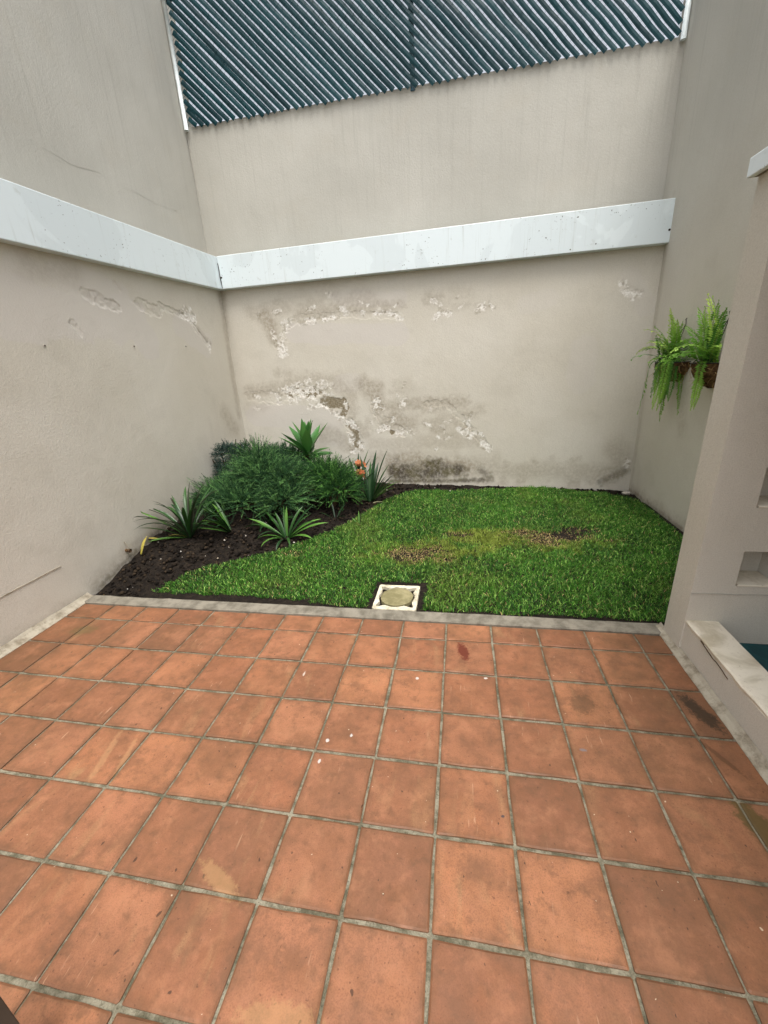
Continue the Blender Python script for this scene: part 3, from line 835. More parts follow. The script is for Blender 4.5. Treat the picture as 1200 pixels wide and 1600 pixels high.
# ------------------------------------------------------------------ partition wall with niches, coping, ledge, teal floor
PXA, PXB, PYF, PYK, PZT = 1.292, 2.17, -0.265, -0.085, 2.262
part = thing('partition_wall', 'short greige partition wall with square niches beside the low ledge', 'wall', (1.6, -0.17, 0))
def rel(o, root=part):
    o.location = Vector(o.location) - root.location
    return o
xsn = [PXA, 1.487, 1.690, 1.83, 2.03, PXB]
zsn = [-0.1, 0.434, 0.634, 0.866, 1.066, 1.298, 1.498, 1.73, 1.93, PZT]
mb = MB()
DEP = 0.165
for i in range(5):
    for j in range(9):
        x0, x1, z0, z1 = xsn[i], xsn[i + 1], zsn[j], zsn[j + 1]
        if i % 2 == 1 and j % 2 == 1:
            s = 0.008    # splayed reveals
            a = [(x0, PYF, z0), (x1, PYF, z0), (x1, PYF, z1), (x0, PYF, z1)]
            b = [(x0 + s, PYF + DEP, z0 + s), (x1 - s, PYF + DEP, z0 + s), (x1 - s, PYF + DEP, z1 - s), (x0 + s, PYF + DEP, z1 - s)]
            mb.add(a + b, [(0, 1, 5, 4), (1, 2, 6, 5), (2, 3, 7, 6), (3, 0, 4, 7), (4, 5, 6, 7)])
        else:
            mb.add([(x0, PYF, z0), (x1, PYF, z0), (x1, PYF, z1), (x0, PYF, z1)], [(0, 1, 2, 3)])
# ends, back, top
mb.add([(PXA, PYF, -.1), (PXA, PYK, -.1), (PXA, PYK, PZT), (PXA, PYF, PZT)], [(0, 3, 2, 1)])
mb.add([(PXA, PYK, -.1), (PXB, PYK, -.1), (PXB, PYK, PZT), (PXA, PYK, PZT)], [(0, 3, 2, 1)])
mb.add([(PXA, PYF, PZT), (PXB, PYF, PZT), (PXB, PYK, PZT), (PXA, PYK, PZT)], [(0, 1, 2, 3)])
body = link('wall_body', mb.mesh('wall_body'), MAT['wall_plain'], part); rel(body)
for i in (1, 3):
    for j in (1, 3, 5, 7):
        x0, x1, z0 = xsn[i], xsn[i + 1], zsn[j]
        v, f = box_vf(x0 + .010, x1 - .010, PYF - 0.004, PYF + DEP - .003, z0 + .001, z0 + .011)
        rel(bevel(link('niche_sill', mesh('niche_sill', v, f), MAT['ledge'], part), 0.003))
r = ribbon(part, [(PXA, PYF, .388), (2.1, PYF, .392)], 0.003, (0, -1, 0), MAT['crack'], 'score_line', 0.001); rel(r)
roof = thing('terrace_roof', 'thin roof slab with white fascia over the teal floor, resting on the partition wall', 'roof', (1.7, -1.6, PZT))
v, f = box_vf(1.2505, 2.15, -3.1, PYK + 0.001, PZT - 0.001, PZT + 0.055); rel(link('roof_slab', mesh('roof_slab', v, f), MAT['kerb'], roof), roof)
v, f = box_vf(1.30, 2.15, -3.25, -3.09, -.1, PZT + .05); rel(link('shade_wall', mesh('shade_wall', v, f), MAT['wall_plain'], roof), roof)  # unseen wall added to dim the partition's front face
v, f = box_vf(1.2475, 1.2755, -3.1, PYK + 0.003, PZT - 0.003, PZT + 0.068); rel(bevel(link('fascia', mesh('fascia', v, f), MAT['board'], roof), 0.004), roof)

ledge = thing('low_ledge', 'low masonry ledge with a worn cream top along the tiles', 'ledge', (1.38, -1.6, 0))
n = 70
yy = np.linspace(PYF + 0.004, -3.1, n); vv = []
for y in yy:
    j = lambda s: float(fbm(np.array([y * 6.0]), np.array([s * 5.1]), 61)[0] - 0.5)
    vv += [(1.300 + .004 * j(1), y, -.1), (1.300 + .006 * j(2), y, .195), (1.450, y, .195), (1.450, y, -.1)]
ff = [(i * 4 + k, i * 4 + k + 1, i * 4 + k + 5, i * 4 + k + 4) for i in range(n - 1) for k in range(3)]
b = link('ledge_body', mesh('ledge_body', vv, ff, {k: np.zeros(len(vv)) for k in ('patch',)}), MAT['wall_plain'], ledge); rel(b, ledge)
vv = []
for y in yy:
    j = lambda s: float(fbm(np.array([y * 9.0]), np.array([s * 5.1]), 71)[0] - 0.5)
    x0 = 1.296 + .012 * j(1); x1 = 1.458 + .006 * j(2); zt = .217 + .004 * j(3)
    vv += [(x0 + .004, y, .190), (x0, y, zt - .008), (x0 + .008, y, zt), (x1 - .006, y, zt), (x1, y, zt - .006), (x1, y, .190)]
ff = [(i * 6 + k, i * 6 + k + 1, i * 6 + k + 7, i * 6 + k + 6) for i in range(n - 1) for k in range(5)]
b = link('ledge_top', mesh('ledge_top', vv, ff), MAT['ledge'], ledge); rel(b, ledge)
r = ribbon(ledge, [(1.298, -.42, .20), (1.298, -.50, .185), (1.298, -.62, .178), (1.298, -.66, .17)], 0.0016, (-1, 0, 0), MAT['bark'], 'crack', 0.002, 0.0025); rel(r, ledge)
v, f = box_vf(1.452, 2.2, -3.1, PYF + 0.01, -0.3, 0.088)
o = link('terrace_floor', mesh('terrace_floor', v, f), MAT['teal']); o['kind'] = 'structure'

# low metal post close to the camera, its edge just inside the frame
jx, jy = -0.942, -2.072
jamb = thing('metal_post', 'low dark grey square metal post standing on the tiles', 'post', (jx - .04, jy - .04, 0))
v, f = box_vf(-.04, .04, -.04, .04, .004, .48); bevel(link('shaft', mesh('shaft', v, f), MAT['frame'], jamb), .003)
v, f = box_vf(-.044, .042, -.044, .042, .478, .49); bevel(link('cap', mesh('cap', v, f), MAT['frame'], jamb), .002)
v, f = box_vf(-.06, .06, -.06, .06, -.003, .008); bevel(link('base_plate', mesh('base_plate', v, f), MAT['frame'], jamb), .002)

# ------------------------------------------------------------------ inspection cover in the lawn
ccx, ccy, ccz = -0.367, 0.158, 0.016
cover = thing('inspection_cover', 'square pale concrete drain cover with a round olive lid, set in the lawn', 'drain cover', (ccx, ccy, ccz))
N = 96; hw, hd = 0.157, 0.166
vv = []
for k in range(N):
    th = 2 * math.pi * k / N
    cx_, sy_ = math.cos(th), math.sin(th)
    so = min(hw / max(abs(cx_), 1e-6), hd / max(abs(sy_), 1e-6)) * (1 + rng.normal(0, .006))
    dang = abs(((th - math.pi / 4 + math.pi / 4) % (math.pi / 2)) - math.pi / 4)
    ri = 0.128 + 0.052 * math.exp(-(dang / 0.16) ** 2) + rng.normal(0, .0022)
    vv += [(so * cx_, so * sy_, -.06), (so * cx_ * .985, so * sy_ * .985, 0), (ri * cx_ * 1.03, ri * sy_ * 1.03, 0.001), (ri * cx_, ri * sy_, -.06)]
ff = []
for k in range(N):
    q = (k + 1) % N
    for j in range(3): ff.append((k * 4 + j, k * 4 + j + 1, q * 4 + j + 1, q * 4 + j)[::-1])
link('cover_frame', mesh('cover_frame', vv, ff), MAT['cover'], cover)
vv = [(0, 0, .006)]; ff = []
for k in range(48):
    th = 2 * math.pi * k / 48; c_, s_ = math.cos(th), math.sin(th); j = rng.normal(0, .001)
    vv += [((.108 + j) * c_, (.108 + j) * s_, .006), ((.119 + j) * c_, (.119 + j) * s_, .001), ((.121 + j) * c_, (.121 + j) * s_, -.05)]
for k in range(48):
    q = (k + 1) % 48
    ff.append((0, 1 + 3 * k, 1 + 3 * q))
    for j in range(2): ff.append((1 + 3 * k + j, 2 + 3 * k + j, 2 + 3 * q + j, 1 + 3 * q + j))
link('round_lid', mesh('round_lid', vv, ff, smooth=False), MAT['lid'], cover)
v, f = box_vf(-.15, .15, -.155, .155, -.075, -.05); link('cover_bed', mesh('cover_bed', v, f), MAT['soil'], cover)

# ------------------------------------------------------------------ lawn
def lawn(nb):
    x = rng.uniform(XL, XR - 0.01, nb); y = rng.uniform(0.0, YB - 0.02, nb)
    # also the strip behind the partition wall
    bed = in_bed(x, y)
    edge_n = 0.10 * (fbm(x * 7, y * 7, 91) - 0.5) + 0.05 * (fbm(x * 25, y * 25, 92) - 0.5)
    keep = (bed + edge_n) < 0.0
    keep &= ~((np.abs(x - ccx) < 0.20 + edge_n * .4) & (y < 0.40 + edge_n * .4))
    keep &= ~((y < 0.035 + 0.06 * (fbm(x * 8, y * 0 + 2, 93) - 0.5) + 0.06 * (x < -1.0)) )
    keep &= (x < XR - 0.03 - 0.03 * fbm(y * 9, y * 0, 94))
    # worn patches
    def patch(px, rx, ry, s=1.0):
        p = on_z(px, 0.04)
        d = np.hypot((x - p[0]) / rx, (y - p[1]) / ry) + 1.5 * (fbm(x * 10, y * 10, 95) - 0.5) + .9 * (fbm(x * 30, y * 30, 96) - 0.5)
        return s * sstep(1.2, .5, d)
    dry = np.maximum.reduce([patch((640, 861), .34, .15), patch((850, 835), .30, .18, .95), patch((460, 862), .1, .08, .35)])
    yel = np.maximum.reduce([patch((770, 838), .6, .22, .9), patch((700, 856), .5, .15, .8), patch((640, 861), .5, .25, .7), patch((850, 838), .5, .25, .7), .22 * sstep(.55, .75, fbm(x * 2.2, y * 2.2, 99))])
    bare = np.maximum.reduce([patch((895, 828), .30, .15), patch((710, 832), .16, .05, .9), patch((620, 868), .10, .05, .6), patch((940, 838), .2, .04, .5)])
    keep &= rng.random(nb) > bare * 0.8
    keep &= rng.random(nb) > dry * 0.35
    x, y, dry, bare, bed, yel = x[keep], y[keep], dry[keep], bare[keep], bed[keep], yel[keep]
    n = len(x)
    tall = fbm(x * 5, y * 5, 97)
    h = rng.uniform(.016, .036, n) * (0.75 + 0.6 * tall) * (1 - .55 * dry) * (1 - .3 * bare)
    wd = rng.uniform(.0014, .0032, n)
    a = rng.uniform(0, 2 * np.pi, n); lean = rng.uniform(.25, 1.3, n) + dry * .6
    la = rng.uniform(0, 2 * np.pi, n)
    z = ground_z(x, y) - 0.004
    d = np.c_[np.cos(la), np.sin(la)]
    sx, sy = np.cos(a) * wd, np.sin(a) * wd
    V = np.zeros((n, 5, 3))
    mx, my, mz = x + d[:, 0] * h * lean * .35, y + d[:, 1] * h * lean * .35, z + h * .62
    tx, ty, tz = x + d[:, 0] * h * lean, y + d[:, 1] * h * lean, z + h * (1.05 - .35 * np.minimum(lean, 1.6) / 1.6)
    V[:, 0] = np.c_[x - sx, y - sy, z]; V[:, 1] = np.c_[x + sx, y + sy, z]
    V[:, 2] = np.c_[mx - sx * .9, my - sy * .9, mz]; V[:, 3] = np.c_[mx + sx * .9, my + sy * .9, mz]
    V[:, 4] = np.c_[tx, ty, tz]
    # keep the tips off the walls
    V[:, :, 0] = np.clip(V[:, :, 0], XL + .01, XR - .01); V[:, :, 1] = np.clip(V[:, :, 1], .004, YB - .01)
    T = np.array([[0, 1, 3], [0, 3, 2], [2, 3, 4]])
    tris = (np.arange(n)[:, None, None] * 5 + T[None]).reshape(-1, 3)
    g1, g2, g3 = np.array(srgb(38, 82, 24)[:3]), np.array(srgb(82, 140, 42)[:3]), np.array(srgb(146, 186, 88)[:3])
    straw, brown = np.array(srgb(188, 166, 112)[:3]), np.array(srgb(116, 92, 60)[:3])
    t = np.clip(fbm(x * 3, y * 3, 98) * .9 + rng.normal(0, .3, n), 0, 1)[:, None]
    colr = g1 * (1 - t) + g2 * t
    tip = (rng.random(n) < .16)[:, None]; colr = np.where(tip, g3, colr)
    yl = np.array(srgb(146, 156, 64)[:3]); colr = colr * (1 - .8 * yel[:, None]) + yl * .8 * yel[:, None]
    dead = (rng.random(n) < .028 + dry * .75 + bare * .4)[:, None]
    colr = np.where(dead, np.where(rng.random((n, 1)) < .6, straw, brown), colr)
    colr = colr * rng.uniform(.68, 1.35, (n, 1))
    colr = np.repeat(colr[:, None, :], 5, 1)
    return fast_mesh('grass', V.reshape(-1, 3), tris, {'col': colr.reshape(-1, 3)})
g = link('grass', lawn(230000), MAT['grass']); g['kind'] = 'stuff'
tag(g, 'short green lawn with a few dry straw patches', 'grass')

# thatch under the blades
def clods(n, test, size, cols, name, seed, zoff=0.0):
    r = np.random.default_rng(seed)
    base = np.array([(1, 0, 0), (-1, 0, 0), (0, 1, 0), (0, -1, 0), (0, 0, 1), (0, 0, -1)], float)
    F8 = np.array([(0, 2, 4), (2, 1, 4), (1, 3, 4), (3, 0, 4), (2, 0, 5), (1, 2, 5), (3, 1, 5), (0, 3, 5)])
    V = []; Fc = []; Cc = []; k = 0
    while k < n:
        x, y = r.uniform(XL + .03, XR - .03), r.uniform(.01, YB - .03)
        if not test(x, y): continue
        s = size * (0.35 + r.random() ** 3 * 2.2)
        b = base * (s * r.uniform(.6, 1.3, (6, 1))) * np.array((1, 1, .7))
        a = r.uniform(0, 6.28); ca, sa = math.cos(a), math.sin(a)
        b = b @ np.array([[ca, -sa, 0], [sa, ca, 0], [0, 0, 1]])
        z = float(ground_z(x, y)) + zoff
        V.append(b + (x, y, z)); Fc.append(F8 + 6 * k); cc = np.array(srgb(*cols[int(r.integers(len(cols)))])[:3]) * r.uniform(.7, 1.2)
        Cc.append(np.repeat(cc[None], 6, 0)); k += 1
    return fast_mesh(name, np.concatenate(V), np.concatenate(Fc), {'col': np.concatenate(Cc)})
o = link('soil_clods', clods(5200, lambda x, y: float(in_bed(np.array(x), np.array(y))) > -0.02 + .05 * (random.random() - .5), 0.0105, [(30, 26, 22), (42, 35, 29), (26, 22, 19), (60, 50, 39)], 'soil_clods', 3), MAT['clod'])
o['kind'] = 'stuff'; tag(o, 'loose dark soil crumbs in the planting bed', 'soil')
o = link('pale_chips', clods(110, lambda x, y: float(in_bed(np.array(x), np.array(y))) > -0.05, .0055, [(190, 182, 170), (160, 148, 130), (206, 200, 192), (150, 120, 80)], 'pale_chips', 5, .006), MAT['clod'])
o['kind'] = 'stuff'; tag(o, 'pale chips and bark bits scattered on the dark soil', 'chips')

def stone(name, x, y, s, label, seed, col=MAT['stone']):
    r = np.random.default_rng(seed); vv = []; ff = []; A, B = 8, 5
    for i in range(B + 1):
        ph = math.pi * i / B
        for k in range(A):
            th = 2 * math.pi * k / A; rr = s * r.uniform(.8, 1.15)
            vv.append((rr * 1.5 * math.sin(ph) * math.cos(th), rr * math.sin(ph) * math.sin(th), rr * .6 * math.cos(ph)))
    for i in range(B):
        for k in range(A): ff.append((i * A + k, i * A + (k + 1) % A, (i + 1) * A + (k + 1) % A, (i + 1) * A + k))
    o = link(name, mesh(name, vv, ff, smooth=True), col, None, (x, y, float(ground_z(x, y)) + s * .45)); return tag(o, label, 'stone')
stone('stone', 2.03, 2.66, .035, 'white stone in the soil at the corner under the ferns', 4)

# ------------------------------------------------------------------ plants
def strap(L, w, az, el0, droop, cols, fold=0.25, seg=9, prof=None, twist=0.0, sub=0):
    """one strap leaf from the origin; returns verts, faces, colours"""
    p = np.zeros(3); el = el0; vv = []; cc = []
    hd = np.array((math.cos(az), math.sin(az), 0)); side0 = np.array((-math.sin(az), math.cos(az), 0))
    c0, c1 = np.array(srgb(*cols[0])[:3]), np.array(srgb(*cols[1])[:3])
    for i in range(seg + 1):
        t = i / seg
        ww = w * (prof(t) if prof else (0.55 + 0.9 * t if t < .5 else 1.0) * (1 - max(0, (t - .55) / .45) ** 2.2))
        d = hd * math.cos(el) + np.array((0, 0, 1)) * math.sin(el)
        up = -hd * math.sin(el) + np.array((0, 0, 1)) * math.cos(el)
        tw = twist * t; sd = side0 * math.cos(tw) + up * math.sin(tw)
        ww = max(ww, .0006)
        vv += [p - sd * ww / 2 + up * ww * fold, p.copy(), p + sd * ww / 2 + up * ww * fold]
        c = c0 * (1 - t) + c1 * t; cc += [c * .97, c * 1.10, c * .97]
        p = p + d * (L / seg); el -= droop / seg * (0.5 + 1.2 * t)
    ff = []
    for i in range(seg):
        a = i * 3; ff += [(a, a + 1, a + 4, a + 3), (a + 1, a + 2, a + 5, a + 4)]
    return np.array(vv), ff, np.array(cc)

def put_leaf(root, off, leaf, mat=None, name='leaf', lim=None):
    v, f, c = leaf
    v = v + np.array(off)
    if lim is not None:                       # bend away from a wall instead of through it
        wv_ = v + np.array(root.location)
        wv_[:, 0] = np.where(wv_[:, 0] < lim, lim + (lim - wv_[:, 0]) * .15, wv_[:, 0]); v = wv_ - np.array(root.location)
        wv_ = v + np.array(root.location); wv_[:, 1] = np.minimum(wv_[:, 1], YB - .02); v = wv_ - np.array(root.location)
    return link(name, mesh(name, v, f, {'col': c}, smooth=True), mat or MAT['leaf'], root)

def clump(name, label, x, y, leaves, lim=XL + .02, zo=0.0):
    z = float(ground_z(x, y)) + zo
    root = thing(name, label, 'plant', (x, y, z))
    for (L, w, az, el, dr, cols) in leaves:
        a = math.radians(az)
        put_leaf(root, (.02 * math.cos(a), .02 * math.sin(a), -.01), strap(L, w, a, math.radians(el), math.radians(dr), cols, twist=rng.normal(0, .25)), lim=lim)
    return root
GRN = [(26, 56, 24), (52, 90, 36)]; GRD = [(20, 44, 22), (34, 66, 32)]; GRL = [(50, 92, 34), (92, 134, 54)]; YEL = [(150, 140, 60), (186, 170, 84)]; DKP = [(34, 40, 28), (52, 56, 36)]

# azimuth: 0 = +X (right), 90 = away, 180 = left, 270 = towards the viewer
def rand_leaves(n, L, w, az, el, dr, pal, seed):
    r = np.random.default_rng(seed); out = []
    for k in range(n):
        out.append((r.uniform(*L), r.uniform(*w), r.uniform(*az), r.uniform(*el), r.uniform(*dr), pal[int(r.integers(len(pal)))]))
    return out
clump('agapanthus', 'large clump of long narrow arching leaves against the long bare wall', -2.50, 0.86,
      rand_leaves(30, (.34, .60), (.024, .036), (0, 360), (42, 86), (30, 95), [GRN, GRD, GRN, DKP], 31)
      + [(.62, .022, 215, 56, 70, DKP), (.60, .020, 190, 62, 80, DKP), (.58, .022, 100, 80, 40, DKP), (.62, .022, 60, 78, 45, DKP), (.52, .034, 205, 48, 20, GRL), (.46, .034, 235, 40, 25, GRN),
         (.34, .03, 215, 14, 20, GRL), (.50, .030, 330, 45, 45, GRD), (.26, .028, 200, 30, 90, YEL)])
clump('agapanthus', 'small clump of glossy arching leaves next to the largest clump', -2.20, 1.10,
      rand_leaves(14, (.30, .48), (.028, .040), (100, 300), (30, 70), (20, 60), [GRN, GRD, GRL], 32) + [(.30, .03, 205, 22, 10, GRL), (.40, .03, 170, 52, 25, GRN), (.42, .03, 150, 60, 20, GRN)])
clump('agapanthus', 'low spreading clump of broad glossy leaves at the lawn side of the bed', -1.63, 1.13,
      [(.44, .042, 172, 35, 25, GRL), (.40, .036, 15, 40, 35, GRL), (.46, .036, 5, 32, 30, GRL), (.36, .036, 60, 60, 30, GRN), (.34, .036, 110, 70, 25, GRN), (.32, .034, 90, 78, 10, GRL), (.30, .034, 200, 30, 70, GRL),
       (.28, .034, 225, 28, 90, GRL), (.34, .036, 340, 28, 50, GRL), (.30, .036, 140, 62, 20, GRN), (.26, .030, 270, 25, 80, GRD), (.34, .03, 30, 55, 40, GRN), (.30, .03, 300, 35, 80, GRN), (.42, .04, 150, 48, 30, GRN), (.44, .04, 40, 52, 25, GRD), (.40, .036, 350, 48, 40, GRN), (.38, .036, 190, 45, 45, GRN), (.36, .03, 240, 55, 90, GRD)])
clump('agapanthus', 'upright clump of dark strap leaves right of the orange flowers', -0.98, 2.16,
      [(.62, .040, 60, 80, 12, GRD), (.66, .038, 30, 72, 10, GRD), (.40, .040, 0, 50, 18, GRN), (.38, .036, 345, 40, 20, GRL), (.56, .036, 130, 78, 15, GRD), (.44, .036, 110, 68, 20, GRN), (.36, .036, 20, 60, 15, GRN),
       (.30, .034, 180, 20, 25, GRL), (.32, .034, 200, 45, 35, GRD), (.42, .036, 340, 62, 15, GRD), (.30, .030, 250, 40, 50, GRN), (.48, .044, 90, 75, 10, GRN), (.50, .046, 20, 66, 12, GRN), (.46, .046, 350, 55, 15, GRD), (.44, .046, 320, 48, 22, GRN), (.52, .044, 150, 70, 14, GRD), (.42, .044, 10, 42, 20, GRL), (.38, .04, 200, 60, 30, GRN), (.50, .044, 75, 62, 14, GRD)], lim=None)
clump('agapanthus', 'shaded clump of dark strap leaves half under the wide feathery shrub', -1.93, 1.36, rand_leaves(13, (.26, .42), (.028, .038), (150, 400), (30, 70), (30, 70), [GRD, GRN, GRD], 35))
clump('seedling', 'tiny two-leaved sprout at the edge of the lawn', -0.965, 1.50, [(.15, .016, 100, 70, 10, GRL), (.15, .014, 60, 80, 5, DKP), (.10, .014, 160, 55, 15, GRL)], lim=None)
clump('seedling', 'slender pair of dark leaves between feathery bush and lawn', -1.26, 1.62, [(.22, .022, 120, 60, 20, GRD), (.20, .02, 60, 50, 30, GRD), (.18, .02, 200, 45, 30, GRD), (.16, .02, 330, 40, 40, GRD)], lim=None)

# agave with broad leaves
ax_, ay_ = -1.80, 2.42
agave = thing('agave', 'broad-leaved green agave rosette rising above the feathery bush', 'plant', (ax_, ay_, float(ground_z(ax_, ay_))))
mb = MB(); mb.tube([(0, 0, -.05), (.01, 0, .15), (0, .0, .45)], [.045, .04, .05], 9); link('trunk', mb.mesh('trunk', True), MAT['bark'], agave)
broad = lambda t: (0.42 + 1.3 * t if t < .45 else 1.0) * (1 - max(0, (t - .45) / .55) ** 1.6)
AGL = [(58, 104, 48), (92, 142, 70)]; AGD = [(42, 84, 40), (70, 120, 58)]
for k in range(22):
    az_ = k * 137.5 % 360
    if k < 7: L, el_, w_ = rng.uniform(.38, .46), rng.uniform(62, 82), .125
    elif k < 13: L, el_, w_ = rng.uniform(.42, .50), rng.uniform(40, 58), .13
    else: L, el_, w_ = rng.uniform(.30, .38), rng.uniform(8, 30), .11
    put_leaf(agave, (0, 0, .41 + .004 * (18 - k)), strap(L, w_, math.radians(az_), math.radians(el_), math.radians(rng.uniform(-5, 14)), [AGL, AGD][k % 2], fold=.20, prof=broad), lim=XL + .02)

# clivia with orange flowers
cx0, cy0 = -1.17, 2.36
cliv = thing('clivia', 'dark-leaved plant with a cluster of orange flowers by the wall', 'plant', (cx0, cy0, float(ground_z(cx0, cy0))))
for (L, w, a, e, d) in [(.52, .036, 80, 82, 10), (.58, .034, 40, 76, 15), (.50, .034, 130, 72, 20), (.54, .034, 10, 66, 20), (.46, .032, 170, 62, 25), (.44, .03, 330, 58, 30), (.5, .03, 60, 70, 40), (.42, .03, 220, 66, 40), (.44, .03, 270, 55, 50)]:
    put_leaf(cliv, (0, 0, 0), strap(L, w, math.radians(a), math.radians(e), math.radians(d), [GRD, DKP, GRN][int(rng.integers(3))]))
ORG = [(206, 166, 116), (204, 122, 84)]
for (fx, fy, fz, ns) in ((.07, -.14, .27, 6), (.05, -.02, .36, 3)):
    mb = MB(); mb.tube([(0, 0, 0), (fx * .4, fy * .5, fz * .5), (fx, fy, fz)], .008, 6)
    st = link('flower_stalk', mb.mesh('flower_stalk'), MAT['bark'], cliv)
    for k in range(ns):
        az_ = k * 137.5; el_ = rng.uniform(-15, 70)
        fv = []; fc = []; ff = []
        a0 = math.radians(az_); e0 = math.radians(el_)
        ax3 = np.array((math.cos(a0) * math.cos(e0), math.sin(a0) * math.cos(e0), math.sin(e0)))
        s1 = np.cross(ax3, (0, 0, 1)); s1 /= np.linalg.norm(s1); s2 = np.cross(ax3, s1)
        for q in range(6):
            th = q * math.pi / 3; rd = s1 * math.cos(th) + s2 * math.sin(th); tn = -s1 * math.sin(th) + s2 * math.cos(th)
            n0 = len(fv)
            for t, rr, ww in ((0, .004, .004), (.45, .014, .014), (.8, .030, .018), (1, .046, .003)):
                c_ = np.array((fx, fy, fz)) + ax3 * .075 * t + rd * rr
                fv += [c_ - tn * ww, c_ + tn * ww]
                cc = np.array(srgb(*ORG[0])[:3]) * (1 - t) + np.array(srgb(*ORG[1])[:3]) * t; fc += [cc, cc]
            for i in range(3): ff.append((n0 + 2 * i, n0 + 2 * i + 1, n0 + 2 * i + 3, n0 + 2 * i + 2))
        link('flower', mesh('flower', fv, ff, {'col': np.array(fc)}), MAT['petal'], cliv)

# feathery bushes: many small plumes spread through a lumpy volume
def plume_bush(name, label, x, y, lobes, n, plume, pal, seed, nneed=15, nl=.030, up=.55):
    r = np.random.default_rng(seed)
    z0 = float(ground_z(x, y))
    root = thing(name, label, 'shrub', (x, y, z0))
    mb = MB()
    for k in range(9):
        lb = lobes[k % len(lobes)]; e = np.array(lb[0]) + r.normal(0, .10, 3); e[2] = max(e[2], .1)
        mid = e * np.array((.45, .45, .35)) + r.normal(0, .03, 3)
        mb.tube([r.normal(0, .03, 3) * (1, 1, 0) - (0, 0, .04), mid, e], [.016, .011, .005], 5)
    link('stem', mb.mesh('stem', True), MAT['bark'], root)
    vol = np.array([np.prod(l[1]) ** .67 for l in lobes]); pr = vol / vol.sum()
    V = []; T = []; Cc = []; nv = 0
    P3 = [np.array(srgb(*c)[:3]) for c in pal]
    for k in range(n):
        li = r.choice(len(lobes), p=pr); c, rad = np.array(lobes[li][0]), np.array(lobes[li][1])
        d = r.normal(0, 1, 3); d /= np.linalg.norm(d)
        if d[2] < -.55: d[2] *= -.5
        q = c + d * rad * r.uniform(.55, .98)
        if q[2] < .02: continue
        wq = q + (x, y, z0)
        out = d * np.array((1, 1, .6)) + np.array((0, 0, up)) + r.normal(0, .40, 3); out /= np.linalg.norm(out)
        Lp = r.uniform(*plume)
        sd = np.cross(out, r.normal(0, 1, 3)); sd /= np.linalg.norm(sd); nm = np.cross(out, sd)
        bend = np.array((0, 0, -1)) * r.uniform(.1, .4) + out * 0
        tone = r.random(); col = P3[0] * (1 - tone) + P3[1] * tone if r.random() < .75 else P3[2]
        col = col * r.uniform(.6, 1.35)
        for j in range(nneed):
            t = (j + .5) / nneed
            b = q + out * Lp * t + bend * Lp * t * t * .5
            ang = r.uniform(0, 6.28); rd = sd * math.cos(ang) + nm * math.sin(ang)
            l = nl * (1.1 - .65 * t) * r.uniform(.7, 1.25)
            dd = rd * .75 + out * .8
            e = b + dd * l; wv_ = np.cross(dd, r.normal(0, 1, 3)); wv_ = wv_ / (np.linalg.norm(wv_) + 1e-9) * .0021
            for pt in (b - wv_, b + wv_, e):
                w3 = pt + (x, y, z0)
                V.append((max(w3[0], XL + .012) - x, min(w3[1], YB - .015) - y, pt[2]))
            T.append((nv, nv + 1, nv + 2)); nv += 3; Cc += [col] * 3
        # the plume's own axis
        a = q; b = q + out * Lp + bend * Lp * .5; wv_ = sd * .0018
        for pt in (a - wv_, a + wv_, b):
            w3 = pt + (x, y, z0); V.append((max(w3[0], XL + .012) - x, min(w3[1], YB - .015) - y, pt[2]))
        T.append((nv, nv + 1, nv + 2)); nv += 3; Cc += [col] * 3
    link('foliage', fast_mesh('foliage', np.array(V), np.array(T), {'col': np.array(Cc)}), MAT['needle'], root)
    return root
JUN = [(28, 56, 36), (70, 112, 64), (108, 152, 88)]
plume_bush('juniper_shrub', 'wide feathery mid-green shrub in the middle of the bed', -2.02, 1.86,
           [((-.46, -.14, .22), (.24, .28, .15)), ((-.10, -.08, .42), (.30, .32, .15)), ((-.64, -.26, .20), (.14, .22, .12)), ((.16, -.05, .34), (.28, .32, .16)), ((-.25, -.42, .20), (.44, .20, .14)), ((-.22, .08, .56), (.18, .18, .12)), ((.22, -.34, .20), (.24, .2, .13)), ((-.12, -.08, .54), (.12, .14, .09)), ((-.30, -.02, .40), (.14, .18, .08))],
           3000, (.12, .27), JUN, 41, 46, .026, .42)
plume_bush('juniper_shrub', 'smaller feathery green shrub between the agave and the orange flowers', -1.38, 2.00,
           [((0, 0, .30), (.24, .26, .18)), ((.12, -.12, .20), (.22, .22, .16)), ((-.14, .02, .36), (.18, .22, .14))], 1150, (.12, .24), [(26, 58, 30), (60, 106, 48), (94, 142, 66)], 42, 42, .026, .42)
plume_bush('dwarf_conifer', 'dark blue-green dwarf conifer tucked in the wall corner', -2.63, 2.00,
           [((0, 0, .42), (.18, .16, .22)), ((-.06, .0, .26), (.15, .15, .18)), ((.16, .05, .50), (.10, .1, .10)), ((.10, .03, .47), (.09, .10, .12)), ((-.08, -.02, .51), (.09, .08, .10)), ((.05, -.04, .55), (.06, .06, .07))], 1500, (.03, .07), [(28, 48, 42), (54, 78, 68), (88, 110, 100)], 43, 12, .020, .2)
plume_bush('feathery_shrub', 'low dark feathery shrub along the wall behind the wide shrub', -2.22, 2.48,
           [((0, 0, .34), (.24, .14, .16)), ((.22, .02, .30), (.18, .13, .15))], 800, (.10, .18), [(34, 62, 42), (54, 90, 56), (80, 116, 74)], 44, 34, .026, .5)

